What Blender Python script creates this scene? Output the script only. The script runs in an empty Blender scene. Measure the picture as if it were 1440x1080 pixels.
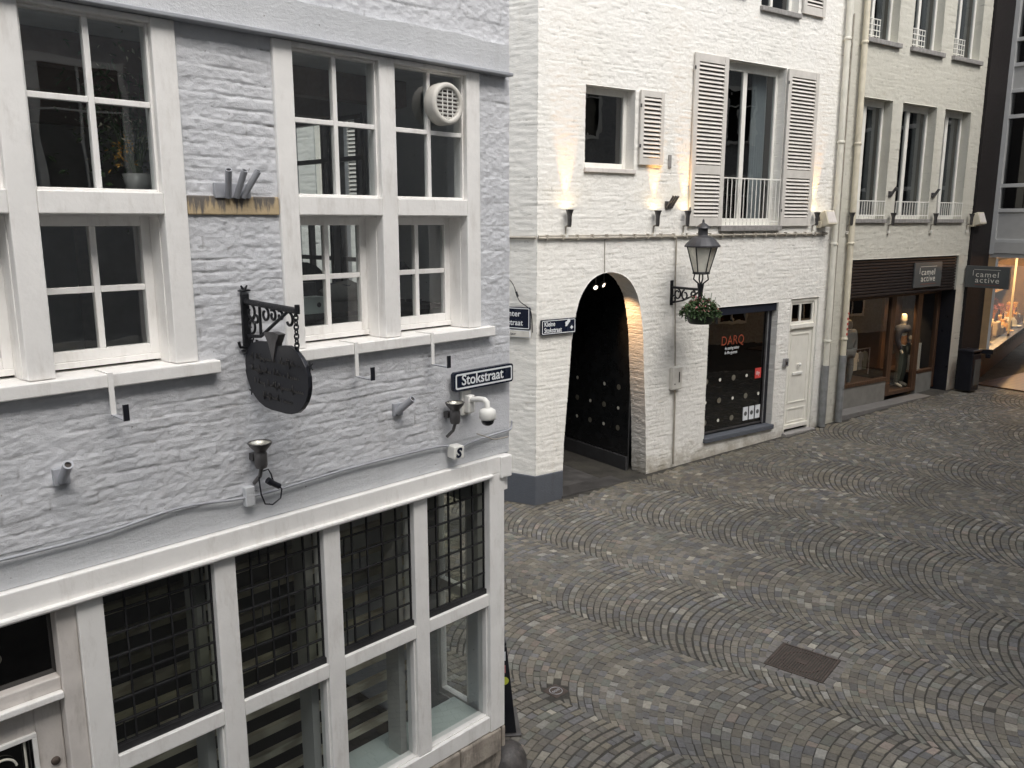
import bpy, math, random
import numpy as np
from mathutils import Matrix, Vector, Euler
EXPO = 0.9
random.seed(7); RNG = np.random.RandomState(7)
C = bpy.context.scene.collection
R = math.radians
PI = math.pi

# ------------------------------------------------------------------ frames (real walls of the place)
class Frame:
    """local x = along the wall, y = depth into the building (negative = towards the street), z = up"""
    def __init__(s, ox, oy, yaw):
        s.o = Vector((ox, oy, 0)); a = R(yaw)
        s.u = Vector((math.sin(a), math.cos(a), 0)); s.n = Vector((math.cos(a), -math.sin(a), 0)); s.rz = PI/2 - a
    def P(s, u, d, z): return s.o + s.u*u - s.n*d + Vector((0, 0, z))
FA = Frame(-0.0178, 5.8, 44.3)          # grey building on the left
FB = Frame(0.354, 11.99, 54.6)          # white buildings
FS = Frame(0.354, 11.99, 118.0)         # splayed side face of the white building (x negative = away)
FM = Frame(11.032, 19.58, 54.6+90)      # modern building front (x = out from the white row)
FV = Frame(11.18, 19.36, 37.8)          # slanting shop window under it

def gz(x, y):
    u = (x-0.354)*FB.u.x + (y-11.99)*FB.u.y
    return 0.0315*max(0.0, min(u, 12))
def gzv(x, y):
    u = (x-0.354)*FB.u.x + (y-11.99)*FB.u.y
    return 0.0315*np.clip(u, 0, 12)

# ------------------------------------------------------------------ materials
def mat(name):
    m = bpy.data.materials.new(name); m.use_nodes = True
    nt = m.node_tree; b = nt.nodes['Principled BSDF']
    return m, nt, b
def N(nt, t, **k):
    n = nt.nodes.new(t)
    for a, v in k.items():
        if a in ('operation', 'blend_type', 'data_type', 'attribute_name', 'feature', 'distance', 'interpolation_type', 'wave_type', 'bands_direction'): setattr(n, a, v)
        else: n.inputs[a.replace('_', ' ')].default_value = v
    return n
def L(nt, a, b): nt.links.new(a, b)
def ramp(nt, fac, stops):
    r = nt.nodes.new('ShaderNodeValToRGB'); L(nt, fac, r.inputs[0])
    e = r.color_ramp.elements
    while len(e) < len(stops): e.new(0.5)
    for i, (p, c) in enumerate(stops):
        e[i].position = p; e[i].color = c if len(c) == 4 else (*c, 1)
    return r
def g(v): return (v, v, v, 1)
def mixc(nt, fac, a, b, mode='MIX'):
    m = nt.nodes.new('ShaderNodeMix'); m.data_type = 'RGBA'; m.blend_type = mode
    for sock, v in ((m.inputs['Factor'], fac), (m.inputs['A'], a), (m.inputs['B'], b)):
        if hasattr(v, 'node'): L(nt, v, sock)
        else: sock.default_value = v if not isinstance(v, tuple) or len(v) == 4 else (*v, 1)
    return [o for o in m.outputs if o.type == 'RGBA'][0]
def coords(nt, scale=(1, 1, 1)):
    tc = nt.nodes.new('ShaderNodeTexCoord'); mp = nt.nodes.new('ShaderNodeMapping'); mp.inputs['Scale'].default_value = scale
    L(nt, tc.outputs['Object'], mp.inputs[0]); return mp.outputs[0]
def noise(nt, co, scale, detail=3, rough=.55):
    n = nt.nodes.new('ShaderNodeTexNoise'); n.inputs['Scale'].default_value = scale
    n.inputs['Detail'].default_value = detail; n.inputs['Roughness'].default_value = rough
    L(nt, co, n.inputs['Vector']); return n.outputs['Fac']
def bump(nt, b, h, strength, dist, prev=None):
    n = nt.nodes.new('ShaderNodeBump'); n.inputs['Strength'].default_value = strength; n.inputs['Distance'].default_value = dist
    L(nt, h, n.inputs['Height'])
    if prev: L(nt, prev, n.inputs['Normal'])
    L(nt, n.outputs[0], b.inputs['Normal']); return n.outputs[0]

def simple(name, col, rough=.6, metal=0., var=.12, scale=6., bmp=.15, dirt=None, bscale=60., spec=.4):
    """painted / cast surface: base colour with worn variation, fine bump"""
    m, nt, b = mat(name); co = coords(nt)
    n1 = noise(nt, co, scale, 5)
    lo = tuple(c*(1-var) for c in col[:3]); hi = tuple(min(1, c*(1+var)) for c in col[:3])
    r = ramp(nt, n1, [(.3, lo), (.7, hi)]); out = r.outputs[0]
    if dirt:
        co2 = coords(nt, (1, 1, .25)); n2 = noise(nt, co2, 14, 6, .7)
        rr = ramp(nt, n2, [(.52, g(0)), (.74, g(dirt[3]))]); out = mixc(nt, rr.outputs[0], out, (*dirt[:3], 1))
    L(nt, out, b.inputs['Base Color'])
    r2 = ramp(nt, n1, [(.2, g(max(0, rough-.12))), (.8, g(min(1, rough+.12)))])
    L(nt, r2.outputs[0], b.inputs['Roughness']); b.inputs['Metallic'].default_value = metal
    b.inputs['Specular IOR Level'].default_value = spec
    if bmp: bump(nt, b, noise(nt, co, bscale, 4), bmp, .01)
    return m

def wallpaint(name, col, tint, dirtcol, stain=.5, crack=.5, lowdirt=0.):
    """limewashed brick: thick paint, flaking cracks in the joints, rain stains"""
    m, nt, b = mat(name); co = coords(nt)
    big = noise(nt, co, .7, 5, .6); mid = noise(nt, co, 7, 6, .65)
    a = mixc(nt, ramp(nt, big, [(.32, g(0)), (.68, g(1))]).outputs[0], col, tint)
    a = mixc(nt, ramp(nt, mid, [(.35, g(0)), (.75, g(.35))]).outputs[0], a, tuple(c*.86 for c in col[:3])+(1,))
    cs = coords(nt, (1, 1, .12)); st = noise(nt, cs, 5, 6, .7)
    a = mixc(nt, ramp(nt, st, [(.55, g(0)), (.8, g(stain))]).outputs[0], a, dirtcol)
    at = N(nt, 'ShaderNodeAttribute', attribute_name='crack')
    cr = noise(nt, co, 3.3, 6, .7)
    cm = N(nt, 'ShaderNodeMath', operation='MULTIPLY'); L(nt, at.outputs['Fac'], cm.inputs[0])
    L(nt, ramp(nt, cr, [(.53, g(0)), (.60, g(crack))]).outputs[0], cm.inputs[1])
    a = mixc(nt, cm.outputs[0], a, (.09, .08, .07, 1))
    # specks where the paint has chipped
    ch = noise(nt, co, 38, 2, .5)
    a = mixc(nt, ramp(nt, ch, [(.735, g(0)), (.76, g(.75))]).outputs[0], a, (.16, .145, .13, 1))
    if lowdirt:
        sp = N(nt, 'ShaderNodeSeparateXYZ'); L(nt, co, sp.inputs[0])
        n3 = noise(nt, co, 4, 5, .7)
        ad = N(nt, 'ShaderNodeMath', operation='MULTIPLY_ADD'); L(nt, n3, ad.inputs[0]); ad.inputs[1].default_value = 1.1; L(nt, sp.outputs[2], ad.inputs[2])
        a = mixc(nt, ramp(nt, ad.outputs[0], [(.55, g(lowdirt)), (1.0, g(0))]).outputs[0], a, (.30, .26, .19, 1))
    L(nt, a, b.inputs['Base Color']); b.inputs['Roughness'].default_value = .72; b.inputs['Specular IOR Level'].default_value = .25
    p = bump(nt, b, noise(nt, coords(nt, (1, 1, 1.7)), 30, 6, .68), .5, .012)
    bump(nt, b, noise(nt, co, 150, 3, .6), .35, .004, p)
    return m

def glass(name, tint=(.84, .88, .88), refl=1.0, wav=.02, rough=0.0):
    m = bpy.data.materials.new(name); m.use_nodes = True; nt = m.node_tree; nt.nodes.clear()
    out = nt.nodes.new('ShaderNodeOutputMaterial'); mix = nt.nodes.new('ShaderNodeMixShader')
    tr = nt.nodes.new('ShaderNodeBsdfTransparent'); tr.inputs[0].default_value = (*tint, 1)
    gl = nt.nodes.new('ShaderNodeBsdfGlossy'); gl.inputs['Roughness'].default_value = rough; gl.inputs[0].default_value = g(refl)
    lw = nt.nodes.new('ShaderNodeLayerWeight'); lw.inputs[0].default_value = .5
    pw = N(nt, 'ShaderNodeMath', operation='POWER'); L(nt, lw.outputs['Facing'], pw.inputs[0]); pw.inputs[1].default_value = 3.6
    fr = N(nt, 'ShaderNodeMath', operation='MULTIPLY_ADD'); L(nt, pw.outputs[0], fr.inputs[0]); fr.inputs[1].default_value = .88; fr.inputs[2].default_value = .12
    co = coords(nt); bm = nt.nodes.new('ShaderNodeBump'); bm.inputs['Strength'].default_value = wav; bm.inputs['Distance'].default_value = .05
    L(nt, noise(nt, co, 3.5, 1), bm.inputs['Height']); L(nt, bm.outputs[0], gl.inputs['Normal'])
    L(nt, fr.outputs[0], mix.inputs[0]); L(nt, tr.outputs[0], mix.inputs[1]); L(nt, gl.outputs[0], mix.inputs[2]); L(nt, mix.outputs[0], out.inputs[0])
    return m

def emit(name, col, s):
    m = bpy.data.materials.new(name); m.use_nodes = True; nt = m.node_tree; b = nt.nodes['Principled BSDF']
    b.inputs['Base Color'].default_value = (*col, 1); b.inputs['Emission Color'].default_value = (*col, 1); b.inputs['Emission Strength'].default_value = s
    return m

def wood(name, col, dark, scale=(1, 1, 1), rough=.5):
    m, nt, b = mat(name); co = coords(nt, scale)
    w = N(nt, 'ShaderNodeTexWave', Scale=2.5, Distortion=5.0, Detail=4.0, Detail_Scale=2.0); L(nt, co, w.inputs['Vector'])
    r = ramp(nt, w.outputs['Fac'], [(.2, dark), (.8, col)])
    L(nt, r.outputs[0], b.inputs['Base Color']); b.inputs['Roughness'].default_value = rough
    bump(nt, b, w.outputs['Fac'], .1, .004); return m

M = {}
M['greybrick'] = wallpaint('grey limewash on brick', (.59, .602, .63, 1), (.645, .65, .67, 1), (.44, .43, .43, 1), .5, .95)
M['greyplaster'] = wallpaint('smooth grey plaster', (.56, .575, .595, 1), (.61, .62, .635, 1), (.42, .42, .42, 1), .4, 0)
M['whitebrick'] = wallpaint('white limewash on brick', (.80, .785, .735, 1), (.83, .815, .775, 1), (.62, .57, .47, 1), .38, .8, .8)
M['creambrick'] = wallpaint('cream limewash on brick', (.56, .545, .475, 1), (.60, .585, .52, 1), (.50, .45, .34, 1), .4, .7, .4)
M['greybase'] = wallpaint('dark grey plinth paint', (.092, .10, .118, 1), (.11, .12, .137, 1), (.075, .075, .08, 1), .6, .3)
M['frame'] = simple('off-white gloss window paint', (.85, .835, .81), .42, var=.04, bmp=.2, dirt=(.45, .41, .36, .36), bscale=30)
M['framew'] = simple('white window paint', (.78, .77, .72), .42, var=.05, bmp=.06, dirt=(.45, .42, .36, .3))
M['doorpaint'] = simple('white door paint', (.80, .78, .71), .4, var=.04, bmp=.04, dirt=(.5, .45, .38, .25))
M['warmgrey'] = simple('warm grey weathered paint', (.64, .60, .565), .55, var=.1, bmp=.15, dirt=(.3, .27, .24, .5))
M['shutter'] = simple('off-white shutter paint', (.60, .575, .535), .55, var=.07, bmp=.05, dirt=(.4, .36, .31, .3))
M['slat'] = simple('weathered shutter slats', (.46, .41, .37), .6, var=.12, bmp=.05)
M['darkfill'] = simple('dark fill for gap shade and small dark parts', (.07, .06, .055), .8, var=.1)
M['sill'] = simple('weathered grey stone sill', (.27, .26, .25), .8, var=.22, bmp=.5, scale=14, dirt=(.12, .11, .1, .5))
M['stone'] = simple('rough plinth stone', (.33, .29, .245), .85, var=.35, bmp=.8, scale=7, dirt=(.1, .09, .08, .8), bscale=25)
m_, nt_, b_ = mat('sandy stone with black drips'); co_ = coords(nt_, (1, 1, .12)); n_ = noise(nt_, co_, 26, 5, .7)
sp_ = N(nt_, 'ShaderNodeSeparateXYZ'); L(nt_, coords(nt_), sp_.inputs[0])
ma_ = N(nt_, 'ShaderNodeMath', operation='MULTIPLY_ADD'); L(nt_, sp_.outputs[2], ma_.inputs[0]); ma_.inputs[1].default_value = 2.2; ma_.inputs[2].default_value = -9.37
mb_ = N(nt_, 'ShaderNodeMath', operation='ADD'); L(nt_, ma_.outputs[0], mb_.inputs[0]); L(nt_, n_, mb_.inputs[1])
L(nt_, mixc(nt_, ramp(nt_, mb_.outputs[0], [(.50, g(0)), (.62, g(1))]).outputs[0], (.50, .39, .24, 1), (.15, .135, .12, 1)), b_.inputs['Base Color']); b_.inputs['Roughness'].default_value = .85
bump(nt_, b_, noise(nt_, coords(nt_), 25, 5), .5, .01); M['dripstone'] = m_
M['ball'] = simple('dark mottled guard stone', (.065, .06, .058), .5, var=.5, bmp=.6, scale=9, dirt=(.2, .18, .16, .6), bscale=30)
M['iron'] = simple('black wrought iron', (.018, .019, .022), .42, .3, var=.3, bmp=.3)
M['blackpaint'] = simple('black lacquer', (.012, .013, .018), .35, 0, var=.2, bmp=.05)
M['darkmetal'] = simple('dark weathered metal', (.13, .125, .125), .45, .7, var=.3, bmp=.2)
M['galv'] = simple('galvanised steel', (.36, .36, .37), .42, .65, var=.2, bmp=.15, scale=15)
M['greypaintmetal'] = simple('grey painted tube', (.38, .39, .42), .5, .1, var=.1, bmp=.15)
M['lead'] = simple('old lead cames', (.028, .028, .03), .5, .3, var=.3, bmp=.2)
M['pipewhite'] = simple('cream painted downpipe', (.68, .66, .58), .5, 0, var=.08, bmp=.1, dirt=(.4, .35, .27, .45))
M['pipecream'] = simple('yellowed downpipe paint', (.64, .59, .47), .5, 0, var=.1, bmp=.1, dirt=(.35, .3, .2, .45))
M['pipegrey'] = simple('grey cast iron pipe', (.22, .225, .225), .55, .1, var=.25, bmp=.2)
M['conduit'] = simple('grimy painted conduit', (.36, .33, .28), .6, 0, var=.25, bmp=.2)
M['plastic'] = simple('white plastic', (.78, .77, .73), .35, 0, var=.03, bmp=0)
M['plasticgrime'] = simple('grimy white plastic', (.62, .60, .55), .5, 0, var=.1, bmp=.05, dirt=(.3, .27, .22, .4))
M['dome'] = simple('smoked dome', (.02, .02, .022), .08, 0, var=.1, bmp=0)
M['signblue'] = simple('dark navy enamel', (.009, .013, .028), .25, 0, var=.1, bmp=0)
M['signwhite'] = simple('white enamel', (.74, .76, .78), .3, 0, var=.04, bmp=0)
M['signgrey'] = simple('dark grey sign face', (.085, .09, .09), .45, 0, var=.08, bmp=0)
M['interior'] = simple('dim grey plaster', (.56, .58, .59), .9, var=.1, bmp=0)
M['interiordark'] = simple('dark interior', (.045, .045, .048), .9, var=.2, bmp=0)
M['beamdark'] = simple('dark brown ceiling beam', (.14, .09, .075), .7, var=.2)
M['slatwood'] = wood('pale blind boards', (.55, .50, .40, 1), (.36, .32, .25, 1), (.4, 3, 3))
M['shopwood'] = wood('reddish shopfront wood', (.10, .055, .032, 1), (.05, .027, .016, 1), (2, 2, .4), .4)
M['brownfloor'] = wood('glossy brown entrance tiles', (.085, .042, .020, 1), (.05, .024, .012, 1), (.8, .8, .8), .4)
M['concrete'] = simple('dark concrete floor', (.075, .072, .07), .6, var=.3, bmp=.2)
M['threshold'] = simple('grey stone threshold', (.17, .165, .16), .6, var=.2, bmp=.3)
M['darkshutter'] = simple('dark brown steel shutter slats', (.028, .022, .021), .5, .2, var=.2, bmp=.1)
M['curtain'] = simple('grey net curtain', (.55, .55, .54), .9, var=.06, bmp=0)
M['curtaind'] = simple('dim drape', (.22, .21, .20), .9, var=.1, bmp=0)
M['glass'] = glass('window glass')
M['glassfar'] = glass('upper window glass', (.55, .6, .62), 1.0, .03)
M['glassclear'] = glass('shop glass', (.9, .92, .9), .8, .01)
M['glassdark'] = glass('dark shop glass', (.16, .17, .18), .9, .01)
M['glasslead1'] = glass('old leaded glass', (.78, .80, .76), 1, .08)
M['glasslead2'] = glass('old leaded glass, greener', (.60, .63, .55), 1, .14)
M['glasslead3'] = glass('old leaded glass, darker', (.40, .43, .42), 1, .14)
M['glassblack'] = glass('black backed glass', (.04, .04, .05), .8, .02)
M['panel2'] = simple('grey stone stall riser', (.20, .195, .18), .6, var=.15)
M['warmwall'] = simple('brown display wall', (.36, .24, .13), .8, var=.1)
M['iron2'] = simple('weathered dark zinc lantern roof', (.06, .06, .065), .5, .3, var=.3, bmp=.2)
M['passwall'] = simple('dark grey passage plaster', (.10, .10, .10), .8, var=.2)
M['passglass'] = simple('black passage glazing', (.016, .017, .018), .06, 0, var=.3, bmp=0)
M['pipegrey2'] = simple('dark worn threshold stone', (.055, .052, .05), .7, var=.3, bmp=.3)
M['sett'] = simple('granite setts', (.15, .14, .13), .7, var=.3, bmp=.5, scale=12)
M['frost'] = simple('cloudy lantern glass', (.68, .66, .58), .25, 0, var=.1, bmp=0)
M['panel'] = simple('grey facade panel', (.46, .455, .44), .4, .1, var=.05, bmp=0)
M['mframe'] = simple('aluminium window frame', (.55, .55, .54), .4, .1, var=.05, bmp=0)
M['darkbrick'] = simple('almost black brick', (.014, .011, .011), .75, 0, var=.35, bmp=.5, scale=20)
M['skin'] = simple('cream mannequin shell', (.72, .62, .48), .4, var=.03, bmp=0)
M['cloth_dark'] = simple('dark navy cloth', (.025, .028, .04), .9, var=.2, bmp=.3)
M['cloth_grey'] = simple('grey cloth', (.17, .17, .165), .9, var=.2, bmp=.3)
M['cloth_olive'] = simple('olive grey trousers', (.10, .105, .08), .9, var=.2, bmp=.3)
M['cloth_orange'] = simple('orange brown shirt', (.42, .17, .06), .9, var=.2, bmp=.3)
M['leaf'] = simple('green leaves', (.045, .085, .03), .6, 0, var=.4, bmp=0, scale=30)
M['leaf2'] = simple('light green leaves', (.065, .105, .035), .6, 0, var=.4, bmp=0, scale=30)
M['leafdry'] = simple('pale dry leaves', (.42, .38, .28), .6, 0, var=.4, bmp=0, scale=30)
M['leafgold'] = simple('golden leaves', (.75, .42, .10), .4, 0, var=.3, bmp=0, scale=30)
M['petal'] = simple('pink petals', (.42, .16, .17), .7, 0, var=.35, bmp=0, scale=30)
M['pot'] = simple('dark green plastic basket', (.018, .026, .02), .5, 0, var=.2, bmp=.1)
M['rust'] = simple('rusty cast iron', (.085, .066, .056), .7, .3, var=.35, bmp=.5, scale=18)
M['rope'] = simple('red and white tape', (.5, .1, .08), .7)
M['navy'] = simple('navy awning cloth', (.006, .009, .02), .8, var=.1)
M['red'] = simple('red sticker', (.62, .07, .06), .5, var=.05, bmp=0)
M['orange'] = simple('orange red lettering', (.26, .06, .03), .5, var=.05, bmp=0)
M['dotw'] = simple('white dots', (.72, .70, .62), .5, var=.05, bmp=0)
M['dotg'] = simple('dull gold dots', (.15, .14, .11), .5, var=.05, bmp=0)
M['bulb'] = emit('lit warm bulb', (1, .74, .36), 12)
M['bulbw'] = emit('lit downlight', (1, .85, .68), 3)
M['reflector'] = simple('silvered lamp bowl', (.62, .60, .52), .22, .75, var=.2, bmp=.1, scale=25)
M['sage'] = simple('pale green window board', (.55, .62, .60), .35, var=.03, bmp=0)
M['yellow'] = simple('yellow green sticker', (.55, .6, .08), .5, bmp=0)
M['roof'] = simple('dark slate roof', (.06, .06, .065), .7)
M['redbrick'] = simple('dark grey brick', (.34, .345, .345), .85, var=.25, scale=12, bmp=.4)

# ------------------------------------------------------------------ mesh builder
class MB:
    def __init__(s): s.v = []; s.f = []; s.m = []; s.mi = 0; s.sm = []; s.smooth = False
    def add(s, vs, fs):
        o = len(s.v); s.v += [tuple(v) for v in vs]
        for f in fs: s.f.append(tuple(i+o for i in f)); s.m.append(s.mi); s.sm.append(s.smooth)
    def box(s, x0, x1, y0, y1, z0, z1, M_=None):
        vs = [(x, y, z) for x in (x0, x1) for y in (y0, y1) for z in (z0, z1)]
        if M_ is not None: vs = [M_ @ Vector(v) for v in vs]
        s.add(vs, [(0, 1, 3, 2), (4, 6, 7, 5), (0, 4, 5, 1), (2, 3, 7, 6), (0, 2, 6, 4), (1, 5, 7, 3)]); return s
    def quad(s, a, b, c, d): s.add([a, b, c, d], [(0, 1, 2, 3)]); return s
    def prism(s, pts, y0, y1):
        """pts = outline in x,z; extruded along y"""
        n = len(pts)
        vs = [(x, y0, z) for x, z in pts] + [(x, y1, z) for x, z in pts]
        s.add(vs, [tuple(range(n)), tuple(range(2*n-1, n-1, -1))] + [(i, n+i, n+(i+1) % n, (i+1) % n) for i in range(n)]); return s
    def tube(s, pts, r, seg=8, caps=True, r1=None, smooth=True):
        pts = [Vector(p) for p in pts]; n = len(pts); o = len(s.v)
        s0 = s.smooth; s.smooth = smooth
        prev = None; rings = []
        for i, p in enumerate(pts):
            t = (pts[min(i+1, n-1)] - pts[max(i-1, 0)]).normalized()
            if prev is None:
                a = Vector((0, 0, 1)) if abs(t.z) < .9 else Vector((1, 0, 0)); x = t.cross(a).normalized()
            else:
                x = (prev - t*prev.dot(t)).normalized()
            prev = x; y = t.cross(x)
            rr = r if r1 is None else r + (r1-r)*i/max(1, n-1)
            if isinstance(r, (list, tuple)): rr = r[i]
            rings.append([p + (x*math.cos(k*2*PI/seg) + y*math.sin(k*2*PI/seg))*rr for k in range(seg)])
        vs = [v for q in rings for v in q]
        fs = [(i*seg+k, (i+1)*seg+k, (i+1)*seg+(k+1) % seg, i*seg+(k+1) % seg) for i in range(n-1) for k in range(seg)]
        s.add(vs, fs); s.smooth = False
        if caps: s.add(rings[0], [tuple(range(seg))]); s.add(rings[-1], [tuple(range(seg-1, -1, -1))])
        s.smooth = s0; return s
    def lathe(s, prof, c=(0, 0, 0), seg=20, axis='z', smooth=True, tilt=None):
        """prof = (radius, height) list about an axis"""
        vs = []; c = Vector(c)
        for r, h in prof:
            for k in range(seg):
                a = 2*PI*k/seg; v = Vector((r*math.cos(a), r*math.sin(a), h))
                if axis == 'y': v = Vector((v.x, v.z, v.y))
                if tilt: v = tilt @ v
                vs.append(c+v)
        n = len(prof); s0 = s.smooth; s.smooth = smooth
        s.add(vs, [(i*seg+k, i*seg+(k+1) % seg, (i+1)*seg+(k+1) % seg, (i+1)*seg+k) for i in range(n-1) for k in range(seg)])
        s.smooth = s0
        return s
    def rim(s, c, axis, r0, r1, seg=16):
        c = Vector(c); t = Vector(axis).normalized(); x = t.cross(Vector((0, 0, 1)) if abs(t.z) < .9 else Vector((1, 0, 0))).normalized(); y = t.cross(x)
        vs = [c+(x*math.cos(2*PI*k/seg)+y*math.sin(2*PI*k/seg))*q for q in (r0, r1) for k in range(seg)]
        s.add(vs, [(k, (k+1) % seg, seg+(k+1) % seg, seg+k) for k in range(seg)]); return s
    def disc(s, c, r, seg=20, axis='z', flip=False):
        c = Vector(c); vs = []
        for k in range(seg):
            a = 2*PI*k/seg*(-1 if flip else 1)
            vs.append(c + (Vector((r*math.cos(a), r*math.sin(a), 0)) if axis == 'z' else Vector((r*math.cos(a), 0, r*math.sin(a)))))
        s.add(vs, [tuple(range(seg))]); return s
    def build(s, name, m, parent=None, bevel=0, kind=None, loc=None, rz=None, seg=2):
        me = bpy.data.meshes.new(name); me.from_pydata(s.v, [], s.f)
        for mm in (m if isinstance(m, list) else [m]): me.materials.append(mm)
        me.polygons.foreach_set('material_index', s.m); me.polygons.foreach_set('use_smooth', s.sm); me.update()
        o = bpy.data.objects.new(name, me); C.objects.link(o)
        if parent: o.parent = parent
        if loc is not None: o.location = loc
        if rz is not None: o.rotation_euler = (0, 0, rz)
        if bevel:
            b = o.modifiers.new('bevel', 'BEVEL'); b.width = bevel; b.segments = seg; b.limit_method = 'ANGLE'; b.angle_limit = R(50); b.harden_normals = False
        if kind: o['kind'] = kind
        return o

def tag(o, label=None, cat=None, group=None, kind=None):
    if label: o['label'] = label
    if cat: o['category'] = cat
    if group: o['group'] = group
    if kind: o['kind'] = kind
    return o
def thing(name, F, u, d, z, label, cat, group=None, rot=0):
    o = bpy.data.objects.new(name, None); o.empty_display_size = .1; C.objects.link(o)
    o.location = F.P(u, d, z); o.rotation_euler = (0, 0, F.rz+rot); return tag(o, label, cat, group)
def copy_tree(o, parent=None):
    c = o.copy(); C.objects.link(c); c.parent = parent
    for ch in list(o.children): copy_tree(ch, c)
    return c
def text_mesh(name, s, size, m, parent, x, z, d, align='LEFT', ext=.001, sx=1.0, shear=0, spacing=1.0, bold=0.0, mirror=False):
    cu = bpy.data.curves.new(name, 'FONT'); cu.body = s; cu.size = size; cu.extrude = ext; cu.align_x = align
    cu.shear = shear; cu.space_character = spacing; cu.offset = bold; cu.resolution_u = 3
    t = bpy.data.objects.new('tmp', cu); C.objects.link(t)
    dg = bpy.context.evaluated_depsgraph_get(); me = bpy.data.meshes.new_from_object(t.evaluated_get(dg))
    bpy.data.objects.remove(t); bpy.data.curves.remove(cu)
    for v in me.vertices:
        a, b_, c_ = v.co; v.co = (x + a*sx, d - c_, z + b_)
    me.materials.clear(); me.materials.append(m); me.name = name
    o = bpy.data.objects.new(name, me); C.objects.link(o); o.parent = parent; return o

# ------------------------------------------------------------------ displaced brick walls
def h2(ix, iy, seed):
    ix = ix.astype(np.int64); iy = iy.astype(np.int64)
    n = (ix*374761393 + iy*668265263 + seed*974634777) & 0xffffffff
    n = ((n ^ (n >> 13)) * 1274126177) & 0xffffffff
    return ((n ^ (n >> 16)) & 0xffff)/65535.0
def vn(x, y, seed=0):
    x0 = np.floor(x); y0 = np.floor(y); fx = x-x0; fy = y-y0; fx = fx*fx*(3-2*fx); fy = fy*fy*(3-2*fy)
    a = h2(x0, y0, seed); b = h2(x0+1, y0, seed); c = h2(x0, y0+1, seed); d = h2(x0+1, y0+1, seed)
    return (a*(1-fx)+b*fx)*(1-fy) + (c*(1-fx)+d*fx)*fy
def fb(x, y, seed, o=3):
    r = 0; w = 1; t = 0
    for i in range(o): r = r + w*vn(x*2**i, y*2**i, seed+i*17); t += w; w *= .5
    return r/t
def sst(a, b, x): t = np.clip((x-a)/(b-a), 0, 1); return t*t*(3-2*t)
def brick_h(x, z, seed, course, blen, amp, warp=.02):
    zz = z + warp*(fb(x*.8, z*1.5, seed, 3)-.5) + .020*(fb(x*5, z*8, seed+3, 3)-.5)
    row = np.floor(zz/course); fz = zz/course-row
    xx = x + (row % 2)*blen*.5 + h2(row, row*0, seed+9)*.09 + .012*(vn(x*9, z*20, seed+4)-.5)
    col = np.floor(xx/blen); fx = xx/blen-col
    dz = np.minimum(fz, 1-fz)*course; dx = np.minimum(fx, 1-fx)*blen
    jz = 1-sst(.0, .009, dz); jx = 1-sst(.0, .009, dx)
    fill = np.clip(2.6*fb(x*4.1, z*8.5, seed+21, 3)-.75, .05, 1.3); fill2 = np.clip(fb(x*2.4, z*6, seed+31, 2)*2.4-.7, 0, 1.1)
    j = np.maximum(jz*fill, jx*.75*fill2)
    r = h2(row, col, seed+2)
    lump = fb(x*14, z*22, seed+41, 3)-.5
    tilt = (fz-.5)*(h2(row, col, seed+8)-.35)+(fx-.5)*(h2(row, col, seed+12)-.5)     # every brick leans its own way
    soft = .35+.65*fb(x*1.1, z*1.1, seed+71, 2)
    fine = fb(x*34, z*46, seed+81, 2)-.5
    return amp*(-1.25*j*soft + .7*(r-.5) + 1.0*lump + .4*tilt + 1.25*fine + .6*(fb(x*2.5, z*2.5, seed+51, 2)-.5)), j*soft

def rough_plaster(x, z, seed, amp):
    return amp*((fb(x*3, z*3, seed, 3)-.5)*.9 + .5*(fb(x*18, z*18, seed+5, 3)-.5)), x*0

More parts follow.
